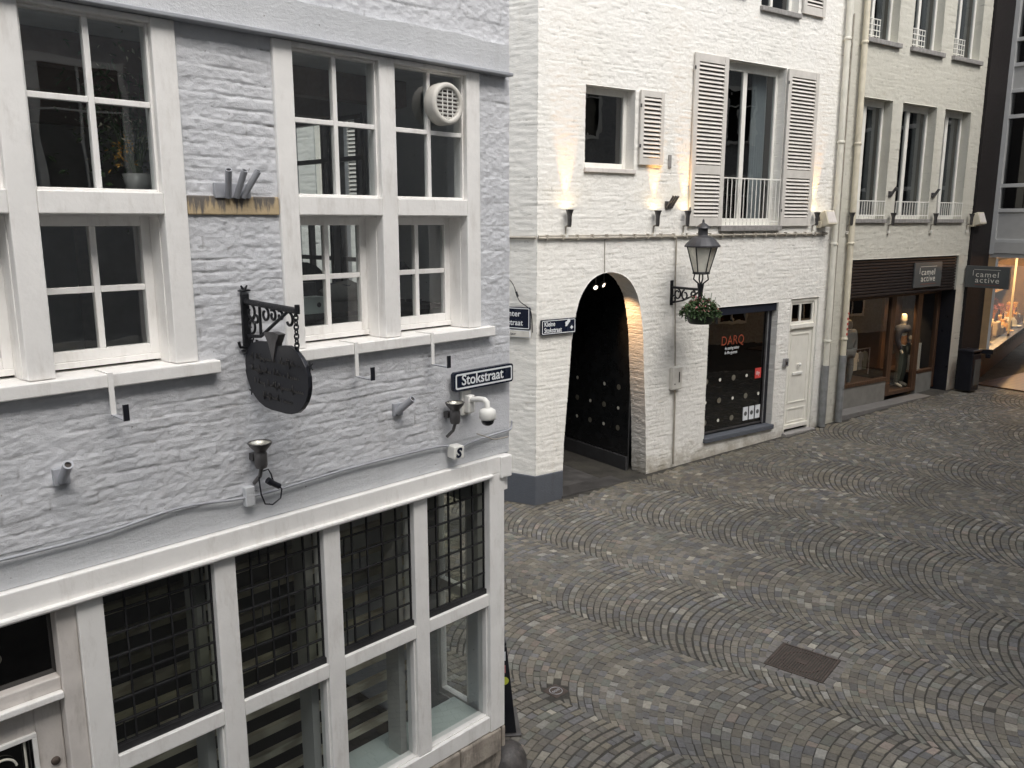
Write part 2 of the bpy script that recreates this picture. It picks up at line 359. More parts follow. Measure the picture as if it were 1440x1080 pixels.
def wall_mesh(name, x0, x1, z0, z1, holes, cx, cz, hf, m, parent, rough=None, kind=None):
    """holes: dict(r=(x0,x1,z0,z1), d=reveal depth) or dict(poly=[(x,z)..], d=..)"""
    def lines(a, b, c, cuts):
        L_ = sorted(set([a, b] + [c_ for c_ in cuts if a < c_ < b])); out = [L_[0]]
        for p, q in zip(L_[:-1], L_[1:]):
            n = max(1, int(round((q-p)/c))); out += [p+(q-p)*i/n for i in range(1, n+1)]
        return np.array(out)
    rx = [v for h in holes if 'r' in h for v in h['r'][:2]]; rz_ = [v for h in holes if 'r' in h for v in h['r'][2:]]
    X = lines(x0, x1, cx, rx); Z = lines(z0, z1, cz, rz_)
    gx, gzz = np.meshgrid(X, Z, indexing='ij'); nx, nz = gx.shape
    hh, cr = hf(gx, gzz)
    P = np.stack([gx, -hh, gzz], -1)
    mx = (X[:-1]+X[1:])/2; mz = (Z[:-1]+Z[1:])/2; MX, MZ = np.meshgrid(mx, mz, indexing='ij')
    own = -np.ones(MX.shape, int)
    for hi, h in enumerate(holes):
        if 'r' in h:
            a, b, c, d = h['r']; own[(MX > a) & (MX < b) & (MZ > c) & (MZ < d)] = hi
        else:
            px = np.array([p[0] for p in h['poly']]); pz = np.array([p[1] for p in h['poly']]); ins = np.zeros(MX.shape, bool)
            n = len(px); j = n-1
            for i in range(n):
                cnd = ((pz[i] > MZ) != (pz[j] > MZ)) & (MX < (px[j]-px[i])*(MZ-pz[i])/(pz[j]-pz[i]+1e-12)+px[i]); ins ^= cnd; j = i
            own[ins] = hi
    idx = np.arange(nx*nz).reshape(nx, nz)
    keep = own < 0
    I, J = np.where(keep)
    faces = np.stack([idx[I, J], idx[I+1, J], idx[I+1, J+1], idx[I, J+1]], -1)
    verts = P.reshape(-1, 3).copy(); crack = cr.reshape(-1).copy()
    extra_v = []; extra_f = []; emap = {}; dis = []
    def ev(i, d):
        k = (i, d)
        if k not in emap:
            emap[k] = len(verts)+len(extra_v); x_, z_ = verts[i][0], verts[i][2]
            if rough is not None:
                dis.append((len(extra_v), x_, z_, d))
            extra_v.append((x_, d, z_))
        return emap[k]
    def snap(i, h):
        x, y, z = verts[i]; best = None; pl = h['poly']
        for (ax, az), (bx, bz) in zip(pl, pl[1:]+pl[:1]):
            dx, dz = bx-ax, bz-az; t = max(0, min(1, ((x-ax)*dx+(z-az)*dz)/(dx*dx+dz*dz+1e-12)))
            qx, qz = ax+dx*t, az+dz*t; dd = (qx-x)**2+(qz-z)**2
            if best is None or dd < best[0]: best = (dd, qx, qz)
        verts[i][0], verts[i][2] = best[1], best[2]
    edges = []
    for (di, dj) in ((1, 0), (0, 1)):
        A_ = own[:-1, :] if di else own[:, :-1]; B_ = own[1:, :] if di else own[:, 1:]
        II, JJ = np.where((A_ < 0) != (B_ < 0))
        for i, j in zip(II, JJ):
            ho = max(A_[i, j], B_[i, j]); solid_first = A_[i, j] < 0
            a, b = (idx[i+1, j], idx[i+1, j+1]) if di else (idx[i, j+1], idx[i+1, j+1])
            edges.append((int(a), int(b), ho, solid_first if di else not solid_first))
    for a, b, ho, fl in edges:
        if 'poly' in holes[ho]:
            for i in (a, b): snap(i, holes[ho])
        else:
            for i in (a, b): verts[i][1] = max(min(verts[i][1], .004), -.006)
    for a, b, ho, fl in edges:
        d = holes[ho]['d']; nst = max(1, int(d/.024)) if 'poly' in holes[ho] else 1
        pa, pb = a, b
        for k in range(1, nst+1):
            qa, qb = ev(a, round(d*k/nst, 4)), ev(b, round(d*k/nst, 4))
            extra_f.append((pa, pb, qb, qa) if fl else (pb, pa, qa, qb)); pa, pb = qa, qb
    if dis:
        da = np.array(dis); hh_ = rough[2](da[:, 3]+3.0, da[:, 2])[0]*1.3
        for (k_, x_, z_, d_), h_ in zip(dis, hh_):
            q = Vector((rough[0]-x_, min(z_, rough[1])-z_)).normalized(); extra_v[k_] = (x_+q.x*h_, d_, z_+q.y*h_)
    if extra_v: verts = np.vstack([verts, np.array(extra_v)]); crack = np.concatenate([crack, np.zeros(len(extra_v))])
    for h in holes:        # small unevenness on curved reveals
        pass
    allf = faces.tolist() + extra_f
    me = bpy.data.meshes.new(name); me.from_pydata(verts.tolist(), [], allf)
    sm = np.ones(len(allf), bool); sm[len(faces):] = False; me.polygons.foreach_set('use_smooth', sm)
    at = me.attributes.new('crack', 'FLOAT', 'POINT'); at.data.foreach_set('value', np.clip(crack, 0, 1).astype(np.float32))
    me.materials.append(m); me.update()
    o = bpy.data.objects.new(name, me); C.objects.link(o); o.parent = parent
    if kind: o['kind'] = kind
    return o

# ------------------------------------------------------------------ windows
def win_frame(u0, u1, z0, z1, d0, d1, w, vs=(), hs=(), bw=.03, wb=None, wl=None, wr=None, wt=None):
    """frame bars of one window; vs/hs = positions of the inner bars"""
    b = MB(); wb = w if wb is None else wb; wl = w if wl is None else wl; wr = w if wr is None else wr; wt = w if wt is None else wt
    if wl: b.box(u0, u0+wl, d0, d1, z0, z1)
    if wr: b.box(u1-wr, u1, d0, d1, z0, z1)
    if wb: b.box(u0+wl, u1-wr, d0+.001, d1-.001, z0, z0+wb)
    if wt: b.box(u0+wl, u1-wr, d0+.001, d1-.001, z1-wt, z1)
    for v in vs: b.box(v-bw/2, v+bw/2, d0+.004, d1-.004, z0+wb, z1-wt)
    for h in hs:
        xs = [u0+wl] + [q for v in sorted(vs) for q in (v-bw/2, v+bw/2)] + [u1-wr]
        for a, c in zip(xs[::2], xs[1::2]): b.box(a, c, d0+.006, d1-.006, h-bw/2, h+bw/2)
    return b
def pane(u0, u1, z0, z1, d, parent, m, name='pane'):
    return MB().quad((u0, d, z0), (u1, d, z0), (u1, d, z1), (u0, d, z1)).build(name, m, parent)
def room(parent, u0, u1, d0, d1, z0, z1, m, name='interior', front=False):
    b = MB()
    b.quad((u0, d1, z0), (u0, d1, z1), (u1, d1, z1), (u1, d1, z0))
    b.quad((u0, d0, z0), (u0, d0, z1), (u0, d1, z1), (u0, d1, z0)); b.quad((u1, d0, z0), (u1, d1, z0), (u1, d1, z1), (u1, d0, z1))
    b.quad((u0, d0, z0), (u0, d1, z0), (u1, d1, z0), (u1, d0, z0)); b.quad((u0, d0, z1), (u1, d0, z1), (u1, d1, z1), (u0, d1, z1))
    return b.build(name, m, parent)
def curtain(parent, u0, u1, z0, z1, d, m, folds=7, amp=.025):
    b = MB(); b.smooth = True; n = folds*8
    pts = [(u0+(u1-u0)*i/n, d+amp*math.sin(i/n*folds*2*PI)) for i in range(n+1)]
    b.add([(x, y, z) for x, y in pts for z in (z0, z1)], [(2*i, 2*i+2, 2*i+3, 2*i+1) for i in range(n)])
    return b.build('curtain', m, parent)
def shutter(parent, u0, u1, z0, z1, d, mids=(), w=.075, ang=-38, th=.035):
    """louvred shutter lying open against the wall; d = depth of its back"""
    b = MB(); b.box(u0, u0+w, d-th, d, z0, z1); b.box(u1-w, u1, d-th, d, z0, z1)
    rails = [(z0, z0+w*1.5)] + [(mz-w*.75, mz+w*.75) for mz in mids] + [(z1-w*1.3, z1)]
    for a, c in rails: b.box(u0+w, u1-w, d-th+.003, d-.003, a, c)
    o = b.build('shutter', M['shutter'], parent, .004)
    s = MB()
    for (a0, a1), (b0, b1) in zip(rails[:-1], rails[1:]):
        n = int(round((b0-a1)/.062)); p = (b0-a1)/n
        for i in range(n):
            c = a1+p*(i+.5); T = Matrix.Translation((0, d-th/2, c)) @ Matrix.Rotation(R(ang), 4, 'X')
            s.box(u0+w-.002, u1-w+.002, -.006, .006, -p*.40, p*.40, T)
    s.build('louvre_slats', M['shutter'], o)
    MB().box(u0+w, u1-w, d-.004, d+.004, rails[0][1], rails[-1][0]).build('gap_shade', M['darkfill'], o)  # dark sheet paints the shade between the slats over the white wall
    h = MB()
    for zz in (z0+.25, z1-.25): h.box(u1-.015 if u0 < 0 else u0-.02, u1+.02 if u0 < 0 else u0+.015, d-th-.006, d-th, zz, zz+.05)
    h.build('hinge', M['darkmetal'], o)
    return o
def railing(parent, u0, u1, z0, z1, d, n, m):
    b = MB(); b.box(u0, u1, d-.02, d+.006, z1-.02, z1); b.box(u0, u1, d-.016, d+.002, z0+.05, z0+.07)
    for i in range(n):
        x = u0+.012+(u1-u0-.024)*i/(n-1); b.tube([(x, d-.007, z0), (x, d-.007, z1-.01)], .0085, 6)
    return b.build('railing', m, parent)

# ================================================================== GREY BUILDING (left)
GA = thing('grey_brick_house', FA, 0, 0, 0, 'grey painted brick corner house with big white sash windows at the left', 'building')
W1 = (-3.75, -2.266); W2 = (-1.757, -0.291); ZT, ZB = 5.125, 3.435
LF = -7.0
holesA = [dict(r=(W1[0], W1[1], ZB, ZT), d=.30), dict(r=(W2[0], W2[1], ZB, ZT), d=.30)]
def hA(x, z):
    h, j = brick_h(x, z, 11, .061, .205, .0056, .06)
    # smoother plastered strip beside the corner and bigger flat blocks high up
    hp, _ = rough_plaster(x, z, 5, .006)
    hb, jb = brick_h(x, z, 77, .16, .36, .006, .03)
    k = sst(-.32, -.22, x)*sst(3.3, 3.7, z); up = sst(5.30, 5.36, z); k2 = np.maximum(k, up)
    low = sst(-.75, -.55, x)*sst(3.45, 3.1, z)
    hh = h*(1-k2)+hb*k2; hh = hh*(1-low)+hp*low
    return hh, j*(1-low)*(1-k2*.3)+jb*k2*.6
wall_mesh('front_wall', -5.0, 0.0, 2.745, 6.1, holesA, 0.0095, .0072, hA, M['greybrick'], GA)
wall_mesh('front_wall', LF, -5.0, 2.745, 9.5, [], .1, .1, hA, M['greybrick'], GA)
wall_mesh('front_wall', -5.0, 0.0, 6.1, 9.5, [], .03, .03, hA, M['greybrick'], GA)
# plaster band with slanting top edge under the brick, and the white cornice beam
def hband(x, z): h, j = rough_plaster(x, z, 9, .006); return h - .004, j
wall_mesh('plaster_band', LF, -.002, 2.575, 2.745, [], .03, .03, hband, M['greyplaster'], GA)
# side wall (towards the lane behind), with the two upper windows and the shop window
SW = Frame(*(FA.P(0, 0, 0).xy), 44.3-90)
# local coords in GA: side wall is plane x = 0, running along +y
def side_wall():
    b = MB(); x0, x1 = -.10, -.003
    top = [(0.0, 1.26), (1.42, 1.74), (2.36, 4.6)]      # solid stretches between windows, upper floor
    def seg(d0, d1, z0, z1): b.box(x0-(.07 if z1 <= 2.5 else 0), x1-(.088 if z1 <= 2.5 else 0), d0, d1, z0, z1)
    seg(0.02, 4.6, 5.03, 9.5); seg(0.02, 4.6, 2.501, 3.52)
    seg(0.02, 1.49, 3.52, 5.03); seg(1.86, 1.97, 3.52, 5.03); seg(2.62, 4.6, 3.52, 5.03)
    seg(.02, .28, .47, 2.5); seg(.64, 4.6, .47, 2.5); seg(.28, .64, 2.2, 2.5); seg(.02, 4.6, 0, .47)
    return b.build('side_wall', M['greyplaster'], GA)
side_wall()
for (a, c, mu, mu2) in ((1.97, 2.62, 2.075, 2.32), (1.49, 1.86, 1.585, 1.585)):
    f = MB(); x0, x1 = -.115, -.06
    for d0, d1 in ((a, a+.03), (c-.03, c)): f.box(x0, x1, d0, d1, 3.52, 5.03)
    f.box(x0+.004, x1-.004, mu-.018, mu+.018, 4.24, 5.02); f.box(x0+.004, x1-.004, mu2-.018, mu2+.018, 3.53, 4.23)
    for zz in (3.52, 3.875, 4.21, 4.675, 4.99): f.box(x0+.003, x1-.003, a+.001, c-.001, zz, zz+.035)
    w = f.build('window', M['darkmetal'], GA)
    MB().quad((-.09, a, 3.52), (-.09, c, 3.52), (-.09, c, 5.03), (-.09, a, 5.03)).build('pane', M['glassclear'], w)
f = MB()
for d0, d1 in ((.28, .31), (.61, .64)): f.box(-.16, -.10, d0, d1, .47, 2.2)
for z0, z1 in ((.47, .52), (2.16, 2.2), (1.38, 1.46)): f.box(-.158, -.102, .28, .64, z0, z1)
w = f.build('window', M['frame'], GA, .003)
MB().quad((-.13, .28, .5), (-.13, .64, .5), (-.13, .64, 2.2), (-.13, .28, 2.2)).build('pane', M['glassclear'], w)
# room upstairs
b = MB(); b.box(LF, -.101, .31, 4.6, 2.85, 2.9)
b.build('floor', M['beamdark'], GA)
b = MB(); b.box(LF, -.101, .31, 4.6, 5.2, 5.25); b.build('ceiling', M['interior'], GA)
b = MB(); b.box(LF, 0, 4.6, 4.7, 0, 9.5); b.box(-4.35, -4.3, .31, 4.6, 2.9, 5.2); b.box(LF, -.101, .32, 4.6, 2.62, 2.66)
b.build('inner_wall', M['interior'], GA)
b = MB()
for k, y in enumerate((.95, 1.9, 2.9, 3.9)): b.box(-4.3, -.101, y, y+.13, 5.02, 5.2)
b.build('ceiling_beam', M['beamdark'], GA, .01)
b = MB(); b.prism([(LF, 9.5), (0, 9.5), (0, 9.6), (LF, 9.6)], -.2, 4.9)
b.build('roof', M['roof'], GA)

# upper windows
def big_window(X0, X1, xm0, xm1, sillx):
    b = MB(); y0, y1 = -.022, .11; w = .115
    b.box(X0, X0+w, y0, y1, 3.505, ZT); b.box(X1-w, X1, y0, y1, 3.505, ZT)
    b.box(xm0, xm1, y0+.002, y1, 3.505, ZT-.001)
    for a, c in ((X0+w, xm0), (xm1, X1-w)):
        b.box(a, c, y0+.001, y1, 4.232, 4.335); b.box(a, c, y0+.001, y1, ZT-.028, ZT)
    fr = b.build('window', M['frame'], GA, .006)
    fr['label'] = 'large white double window with fixed upper lights and recessed lower sashes'
    b = MB(); b.box(sillx[0], sillx[1], -.055, .2, 3.437, 3.502); b.build('sill', M['frame'], fr, .006)
    # reveals of the recessed lower openings
    b = MB()
    for a, c in ((X0+w, xm0), (xm1, X1-w)):
        b.box(a-.012, a+.004, .05, .24, 3.505, 4.232); b.box(c-.004, c+.012, .05, .24, 3.505, 4.232); b.box(a+.004, c-.004, .05, .24, 4.222, 4.24)
    b.build('reveal', M['warmgrey'] if False else M['frame'], fr)
    for a, c in ((X0+w, xm0), (xm1, X1-w)):
        m_ = (a+c)/2
        s = win_frame(a, c, 4.335, ZT-.028, .012, .055, .013, vs=(m_,), hs=(4.735,), bw=.027)
        so = s.build('upper_sash', M['frame'], fr, .003)
        pane(a, c, 4.335, ZT-.03, .034, fr, M['glass'])
        s = win_frame(a+.004, c-.004, 3.545, 4.222, .155, .20, .045, vs=(m_,), hs=(3.88,), bw=.03, wb=.05)
        s.box(a+.004, c-.004, .145, .21, 3.515, 3.545)
        so = s.build('lower_sash', M['frame'], fr, .003)
        pane(a+.03, c-.03, 3.57, 4.19, .178, fr, M['glass'])
    return fr
big_window(W2[0], W2[1], -1.083, -.968, (-1.86, -.19))
big_window(W1[0], W1[1], -3.046, -2.931, (-3.85, -2.165))
# timber lintel with ledge over both windows
pts = []
n = 60
b = MB(); vs = []
for i in range(n+1):
    x = LF+(-.035-LF)*i/n; wob = .006*math.sin(i*1.7)+.006*math.sin(i*.6)
    vs += [(x, -.002, 5.15), (x, -.03, 5.152), (x, -.034+wob*.3, 5.325+wob), (x, .01, 5.335+wob)]
b.add(vs, [(4*i+j, 4*i+4+j, 4*i+5+j, 4*i+1+j) for i in range(n) for j in range(3)]); b.add(vs[-4:], [(0, 1, 2, 3)])
b.build('lintel', M['greyplaster'], GA)
b = MB(); b.box(LF, -.035, -.075, .02, 5.127, 5.149); b.build('drip_ledge', M['greypaintmetal'], GA, .005)
# sandy stone band between the windows
MB().box(-2.262, -1.76, -.014, .03, 4.232, 4.326).build('stone_band', M['dripstone'], GA, .006)

# shopfront
b = MB()
b.box(LF, -.10, -.035, .16, 2.452, 2.572)
fr = b.build('shop_window', M['frame'], GA, .006); fr['label'] = 'white timber shopfront with four leaded upper lights over plain lower lights'
b = MB(); b.prism([(0, 0)]*0 or [(LF, 2.437), (-.215, 2.437), (-.215, 2.458), (LF, 2.458)], -.062, .0); b.box(LF, -.22, -.045, .05, 2.425, 2.4365)
b.build('drip_moulding', M['frame'], fr, .006)
posts = [(-2.95, -2.83), (-2.265, -2.143), (-1.587, -1.471), (-.905, -.79), (-.233, -.088)]
b = MB()
for i, (a, c) in enumerate(posts): b.box(a, c, -.02 if i != 4 else -.034, .10, .575 if 0 < i < 4 else .452, 2.4245 if i < 4 else 2.4515)
for (a, c) in [(-2.83, -2.265), (-2.143, -1.587), (-1.471, -.905), (-.79, -.233)]:
    b.box(a, c, -.018, .09, 1.462, 1.553)
b.box(-2.83, -.233, -.026, .10, .455, .5745)
b.build('frame', M['frame'], fr, .005)
b = MB(); b.box(-.135, -.03, -.055, .05, 2.41, 2.568); b.build('corner_block', M['frame'], fr, .008)
MB().box(-.088, -.03, -.01, .12, 2.30, 2.40).build('corner_post', M['frame'], fr, .005)
rr = random.Random(3)
for (a, c) in [(-2.83, -2.265), (-2.143, -1.587), (-1.471, -.905), (-.79, -.233)]:
    z0, z1 = 1.553, 2.4245
    gl = MB(); ld = MB(); nx, nz = 5, 7; zb = z0+.035
    for i in range(nx):
        for j in range(nz):
            xa, xb = a+(c-a)*i/nx, a+(c-a)*(i+1)/nx; za, zc = zb+(z1-zb)*j/nz, zb+(z1-zb)*(j+1)/nz
            t = [rr.uniform(-.0016, .0016) for _ in range(4)]; gl.mi = rr.choice([0, 0, 1, 1, 2])
            gl.quad((xa, .03+t[0], za), (xb, .03+t[1], za), (xb, .03+t[2], zc), (xa, .03+t[3], zc))
            if rr.random() < .12: ld.box((xa+xb)/2-.003, (xa+xb)/2+.003, .024, .034, za, zc)
    gl.build('leaded_pane', [M['glasslead1'], M['glasslead2'], M['glasslead3']], fr)
    for i in range(nx+1):
        x = a+(c-a)*i/nx; w_ = .009 if i in (0, nx) else .0042; ld.box(x-w_, x+w_, .0225, .036, zb, z1)
    for j in range(nz+1):
        z = zb+(z1-zb)*j/nz; ld.box(a, c, .021, .0375, z-.0042, z+.0042)
    ld.box(a, c, .005, .04, z0, z0+.036)
    ld.build('lead_cames', M['lead'], fr)
    pane(a, c, .575, 1.462, .04, fr, M['glass'])
    bd = MB(); q = .012
    bd.box(a, a+q, .0, .05, .575, 1.462); bd.box(c-q, c, .0, .05, .575, 1.462); bd.box(a+q, c-q, .0, .05, .575, .575+q); bd.box(a+q, c-q, .0, .05, 1.462-q, 1.4615)
    bd.build('glazing_bead', M['frame'], fr, .003)
# inside the shop window: board, end panel, pale horizontal boards behind
MB().box(-2.83, -.2, .101, .42, .50, .54).build('window_board', M['sage'], fr, .004)
b = MB()
for x in (-.93, -1.61, -2.29): b.box(x-.025, x+.025, .12, .26, .541, 2.45)
b.build('divider', M['panel'], fr)
b = MB()
for k in range(13):
    z = .62+k*.165
    b.box(-2.85, -.52, .43, .47, z, z+.052)
b.box(-.56, -.50, .44, .52, .54, 2.5)
b.build('slatted_screen', M['slatwood'], fr)
MB().box(LF+.01, -.101, 2.2, 2.25, 0, 2.6).build('back_wall', M['interiordark'], GA)
MB().box(LF, -.3, .18, 2.2, .0, .05).build('ground_floor', M['interiordark'], GA)
# door bay at far left
b = MB()
b.box(-4.2, -3.04, .02, .12, 2.0, 2.07); b.box(-4.2, -3.04, .03, .10, 2.415, 2.436)
b.box(-3.04, -2.951, .0, .14, 0.1, 2.436); b.box(-4.3, -4.2, 0, .14, .1, 2.436)
dfr = b.build('door_frame', M['warmgrey'], GA, .006)
b = MB(); b.box(-4.2, -3.04, -.01, .06, 1.965, 2.0); b.build('transom_rail', M['frame'], dfr, .006)
pane(-4.2, -3.04, 2.07, 2.415, .075, dfr, M['glassblack'], 'transom_pane')
b = MB(); b.box(-3.16, -3.042, .07, .12, .15, 1.96); b.box(-4.2, -4.05, .07, .12, .15, 1.96); b.box(-4.05, -3.16, .07, .12, 1.80, 1.96); b.box(-4.05, -3.16, .07, .12, .15, .9)
dr = b.build('door', M['warmgrey'], GA, .006)
b = MB(); b.box(-4.05, -3.16, .055, .075, 1.785, 1.81); b.box(-3.18, -3.16, .055, .075, .9, 1.785); b.build('door_moulding', M['frame'], dr, .004)
pane(-4.05, -3.18, .9, 1.785, .10, dr, M['glassblack'])
b = MB()
def spiral(cx, cz, r0, r1, a0, a1, d, n=18): return [(cx+(r0+(r1-r0)*t/n)*math.cos(R(a0+(a1-a0)*t/n)), d, cz+(r0+(r1-r0)*t/n)*math.sin(R(a0+(a1-a0)*t/n))) for t in range(n+1)]
for x in (-3.38, -3.75):
    b.tube([(x, .085, .9), (x, .085, 1.78)], .006, 6)
    b.tube(spiral(x+.075, 1.66, .07, .055, 200, 10, .083)[::1], .006, 6); b.tube(spiral(x-.075, 1.64, .07, .055, -20, 170, .083), .006, 6)
    b.tube([(x+.01, .083, 1.64), (x+.06, .083, 1.56), (x+.15, .083, 1.55), (x+.19, .083, 1.45)], .006, 6)
    b.tube([(x-.01, .083, 1.62), (x-.06, .083, 1.52), (x-.16, .083, 1.5)], .006, 6)
b.tube([(-3.21, .085, .9), (-3.21, .085, 1.78)], .006, 6)
b.build('scrollwork_grille', M['pipewhite'], dr)
b = MB(); b.lathe([(.0, -.012), (.014, -.012), (.021, -.004), (.021, .004)], (-3.09, .066, 1.62), 16, 'y'); b.build('lock', M['rust'], dr)
# curl on the transom pane
b = MB(); b.tube(spiral(-3.29, 2.23, .03, .026, -60, 60, .072), .0025, 6); b.build('transom_mark', M['dotg'], dfr)
# stone plinth
b = MB(); rp = random.Random(5); x = -3.0
while x < -.1:
    w_ = rp.uniform(.28, .5); x2 = min(x+w_, -.075); b.box(x+.004, x2-.004, -.03+rp.uniform(-.012, .01), .2, .26+rp.uniform(-.01, .01), .447)
    b.box(x+.004, x2-.004, .0+rp.uniform(-.01, .01), .2, -.3, .25); x = x2
pl = b.build('stone_plinth', M['stone'], GA, .015)
MB().box(LF, -3.0, -.02, .2, -.2, .15).build('doorstep', M['stone'], GA, .01)
MB().box(-.16, -.088, .0, 1.2, -.3, .46).build('corner_stone', M['stone'], GA, .015)

# ---- things on and in the grey house
def cable(name, F, pts, r, m, label, cat, res=6):
    P = [Vector(p) for p in pts]; out = []
    for i in range(len(P)-1):
        p0 = P[max(i-1, 0)]; p1 = P[i]; p2 = P[i+1]; p3 = P[min(i+2, len(P)-1)]
        for k in range(res):
            t = k/res; out.append(.5*((2*p1)+(-p0+p2)*t+(2*p0-5*p1+4*p2-p3)*t*t+(-p0+3*p1-3*p2+p3)*t**3))
    out.append(P[-1]); o0 = P[0]
    b = MB().tube([p-o0 for p in out], r, 6)
    return tag(b.build(name, m, None, loc=F.P(*o0), rz=F.rz), label, cat)
cable('wall_cable', FA, [(-3.6, -.022, 2.735), (-2.87, -.02, 2.728), (-2.42, -.02, 2.765), (-2.02, -.024, 2.73), (-1.43, -.018, 2.748), (-1.0, -.02, 2.752), (-.66, -.02, 2.745), (-.55, -.03, 2.715)], .0075, M['greypaintmetal'],
      'long thin grey cable sagging along the top of the plaster band', 'cable')
cable('wall_cable', FA, [(-.50, -.03, 2.71), (-.36, -.018, 2.722), (-.12, -.02, 2.738), (-.02, -.02, 2.742), (.008, -.01, 2.76), (.012, -.01, 2.80)], .0075, M['greypaintmetal'],
      'short cable from the blue S box to the house corner', 'cable')
cable('loose_wire', FA, [(-.34, -.02, 2.77), (-.26, -.045, 2.735), (-.2, -.05, 2.71), (-.06, -.04, 2.70)], .004, M['conduit'], 'loose brown wire dangling beneath the dome camera', 'wire')

# street sign Stokstraat
def street_sign(name, F, u, d, z, w, h, lines, label, rim=.012, size=.085, tx=None, group=None, th=.03):
    t = thing(name, F, u, d, z, label, 'street sign', group)
    def rr_(x0, x1, z0, z1, r):
        out = []
        for cx, cz, a0 in ((x1-r, z1-r, 0), (x0+r, z1-r, 90), (x0+r, z0+r, 180), (x1-r, z0+r, 270)):
            out += [(cx+r*math.cos(R(a0+k*18)), cz+r*math.sin(R(a0+k*18))) for k in range(6)]
        return out[::-1]
    MB().prism(rr_(0, w, 0, h, .02), -th, 0).build('plate', M['signblue'], t)
    o1 = rr_(.012, w-.012, .012, h-.012, .016); o2 = rr_(.012+rim, w-.012-rim, .012+rim, h-.012-rim, .008)
    b = MB(); n = len(o1); b.add([(x, -th-.002, z) for x, z in o1]+[(x, -th-.002, z) for x, z in o2], [(i, (i+1) % n, n+(i+1) % n, n+i) for i in range(n)])
    b.build('border', M['signwhite'], t)
    for (s, x, zz, sz, sx) in lines: text_mesh('lettering', s, sz, M['signwhite'], t, x, zz, -th-.002, sx=sx, bold=.0012)
    return t
street_sign('street_sign', FA, -.578, -.03, 3.10, .553, .128, [('Stokstraat', .066, .038, .098, .96)], 'dark blue enamel sign reading Stokstraat on the grey corner')

# dome camera
t = thing('security_camera', FA, -.42, -.01, 2.9, 'white dome security camera on an elbow bracket beneath the Stokstraat sign', 'camera')
MB().box(-.055, .03, -.012, .01, .02, .185).build('wall_plate', M['plastic'], t, .004)
MB().box(-.04, .02, -.06, -.012, .04, .16).build('junction_box', M['plastic'], t, .008)
MB().tube([(-.01, -.06, .13), (-.01, -.13, .145), (0, -.17, .145), (.0, -.195, .13), (.0, -.20, .085)], .019, 12).build('arm', M['plastic'], t)
b = MB(); b.lathe([(0, .095), (.03, .093), (.052, .08), (.056, .06), (.056, .03), (.05, .018), (.042, .015)], (0, -.20, 0), 24); b.build('housing', M['plastic'], t)
b = MB(); b.lathe([(.043, .016), (.042, .0), (.034, -.014), (.018, -.024), (0, -.027)], (0, -.20, 0), 24); b.build('dome', M['dome'], t)

# two bell shaped uplights
def uplight(u, label, s=1.0):
    t = thing('wall_uplight', FA, u, -.09, 2.9, label, 'wall lamp', 'unlit bell uplights on the grey house')
    b = MB(); b.lathe([(.0, .0), (.028, .0), (.034, .015), (.034, .08), (.03, .09), (.036, .10), (.058, .125), (.062, .138)], (0, 0, 0), 22); b.build('body', M['darkmetal'], t)
    b = MB(); b.lathe([(.060, .138), (.05, .128), (.034, .112), (.0, .105)], (0, 0, 0), 22); b.build('bowl', M['reflector'], t)
    b = MB(); b.lathe([(.061, .1375), (.065, .139), (.061, .143), (.058, .139)], (0, 0, 0), 22); b.build('rim', M['darkmetal'], t)
    b = MB(); b.tube([(0, 0, 0), (0, .02, -.05), (-.01, .07, -.1)], .011, 8); b.box(-.02, .02, .05, .1, .03, .07); b.build('bracket', M['darkmetal'], t, .003)
    return t
uplight(-1.995, 'unlit dark bell lamp with a hanging black cable, below the hanging sign')
uplight(-.60, 'unlit dark bell lamp on the wall between the Stokstraat sign and the S box')
t = thing('cable_connector', FA, -1.97, -.03, 2.75, 'black cable loop with plug under the left bell lamp', 'cable')
P_ = [(-.01, -.03, .13), (-.035, -.045, .09), (-.03, -.05, .0), (-.01, -.05, -.06), (.035, -.05, -.075), (.085, -.05, -.05), (.095, -.05, .0), (.075, -.05, .03)]
MB().tube(P_, .0045, 8).build('cable', M['blackpaint'], t)
MB().tube([(0, -.03, .12), (.02, -.05, .13), (.035, -.05, .10), (.045, -.05, .06)], .0045, 8).build('cable', M['blackpaint'], t)
MB().tube([(.012, -.05, .07), (.035, -.052, .05)], .019, 10).tube([(.035, -.052, .05), (.08, -.052, .02)], .0165, 10).build('plug', M['blackpaint'], t)
t = thing('junction_box', FA, -2.04, 0, 2.70, 'small grey painted junction box beside the black cable loop', 'box')
MB().box(-.028, .028, -.04, 0, -.02, .09).build('housing', M['greyplaster'], t, .006)
# S box
t = thing('alarm_box', FA, -.565, -.01, 2.655, 'small white cube box with a dark blue S, on the wall cable', 'box', rot=R(-8))
MB().box(-.035, .045, -.085, 0, 0, .085).build('housing', M['plastic'], t, .006)
text_mesh('emblem', 'S', .085, M['signblue'], t, -.02, .013, -.087, bold=.004, sx=1.0, shear=.2)

# single flag holders
def holder(u, z, label, lean=.0):
    t = thing('flag_holder', FA, u, 0, z, label, 'flag holder', 'single tube flag holders on the grey house')
    MB().box(-.034, .036, -.026, .0, -.035, .045).build('plate', M['greypaintmetal'], t, .003)
    b = MB(); p0, p1 = Vector((lean*-.3, -.02, -.012)), Vector((lean, -.13, .085))
    b.tube([p0, p1], .022, 16, caps=False); b.tube([p1, p0], .0175, 16, caps=False); b.rim(p1, p1-p0, .0225, .0145); b.build('tube', M['greypaintmetal'], t)
    MB().tube([p0, p0+(p1-p0)*.93], .0172, 12).build('bore', M['darkfill'], t)
holder(-2.955, 3.045, 'short grey tube flag holder at the far left above the doorway', .0)
holder(-1.01, 3.045, 'short grey tube flag holder midway between the pumpkin sign and the dome camera', .03)
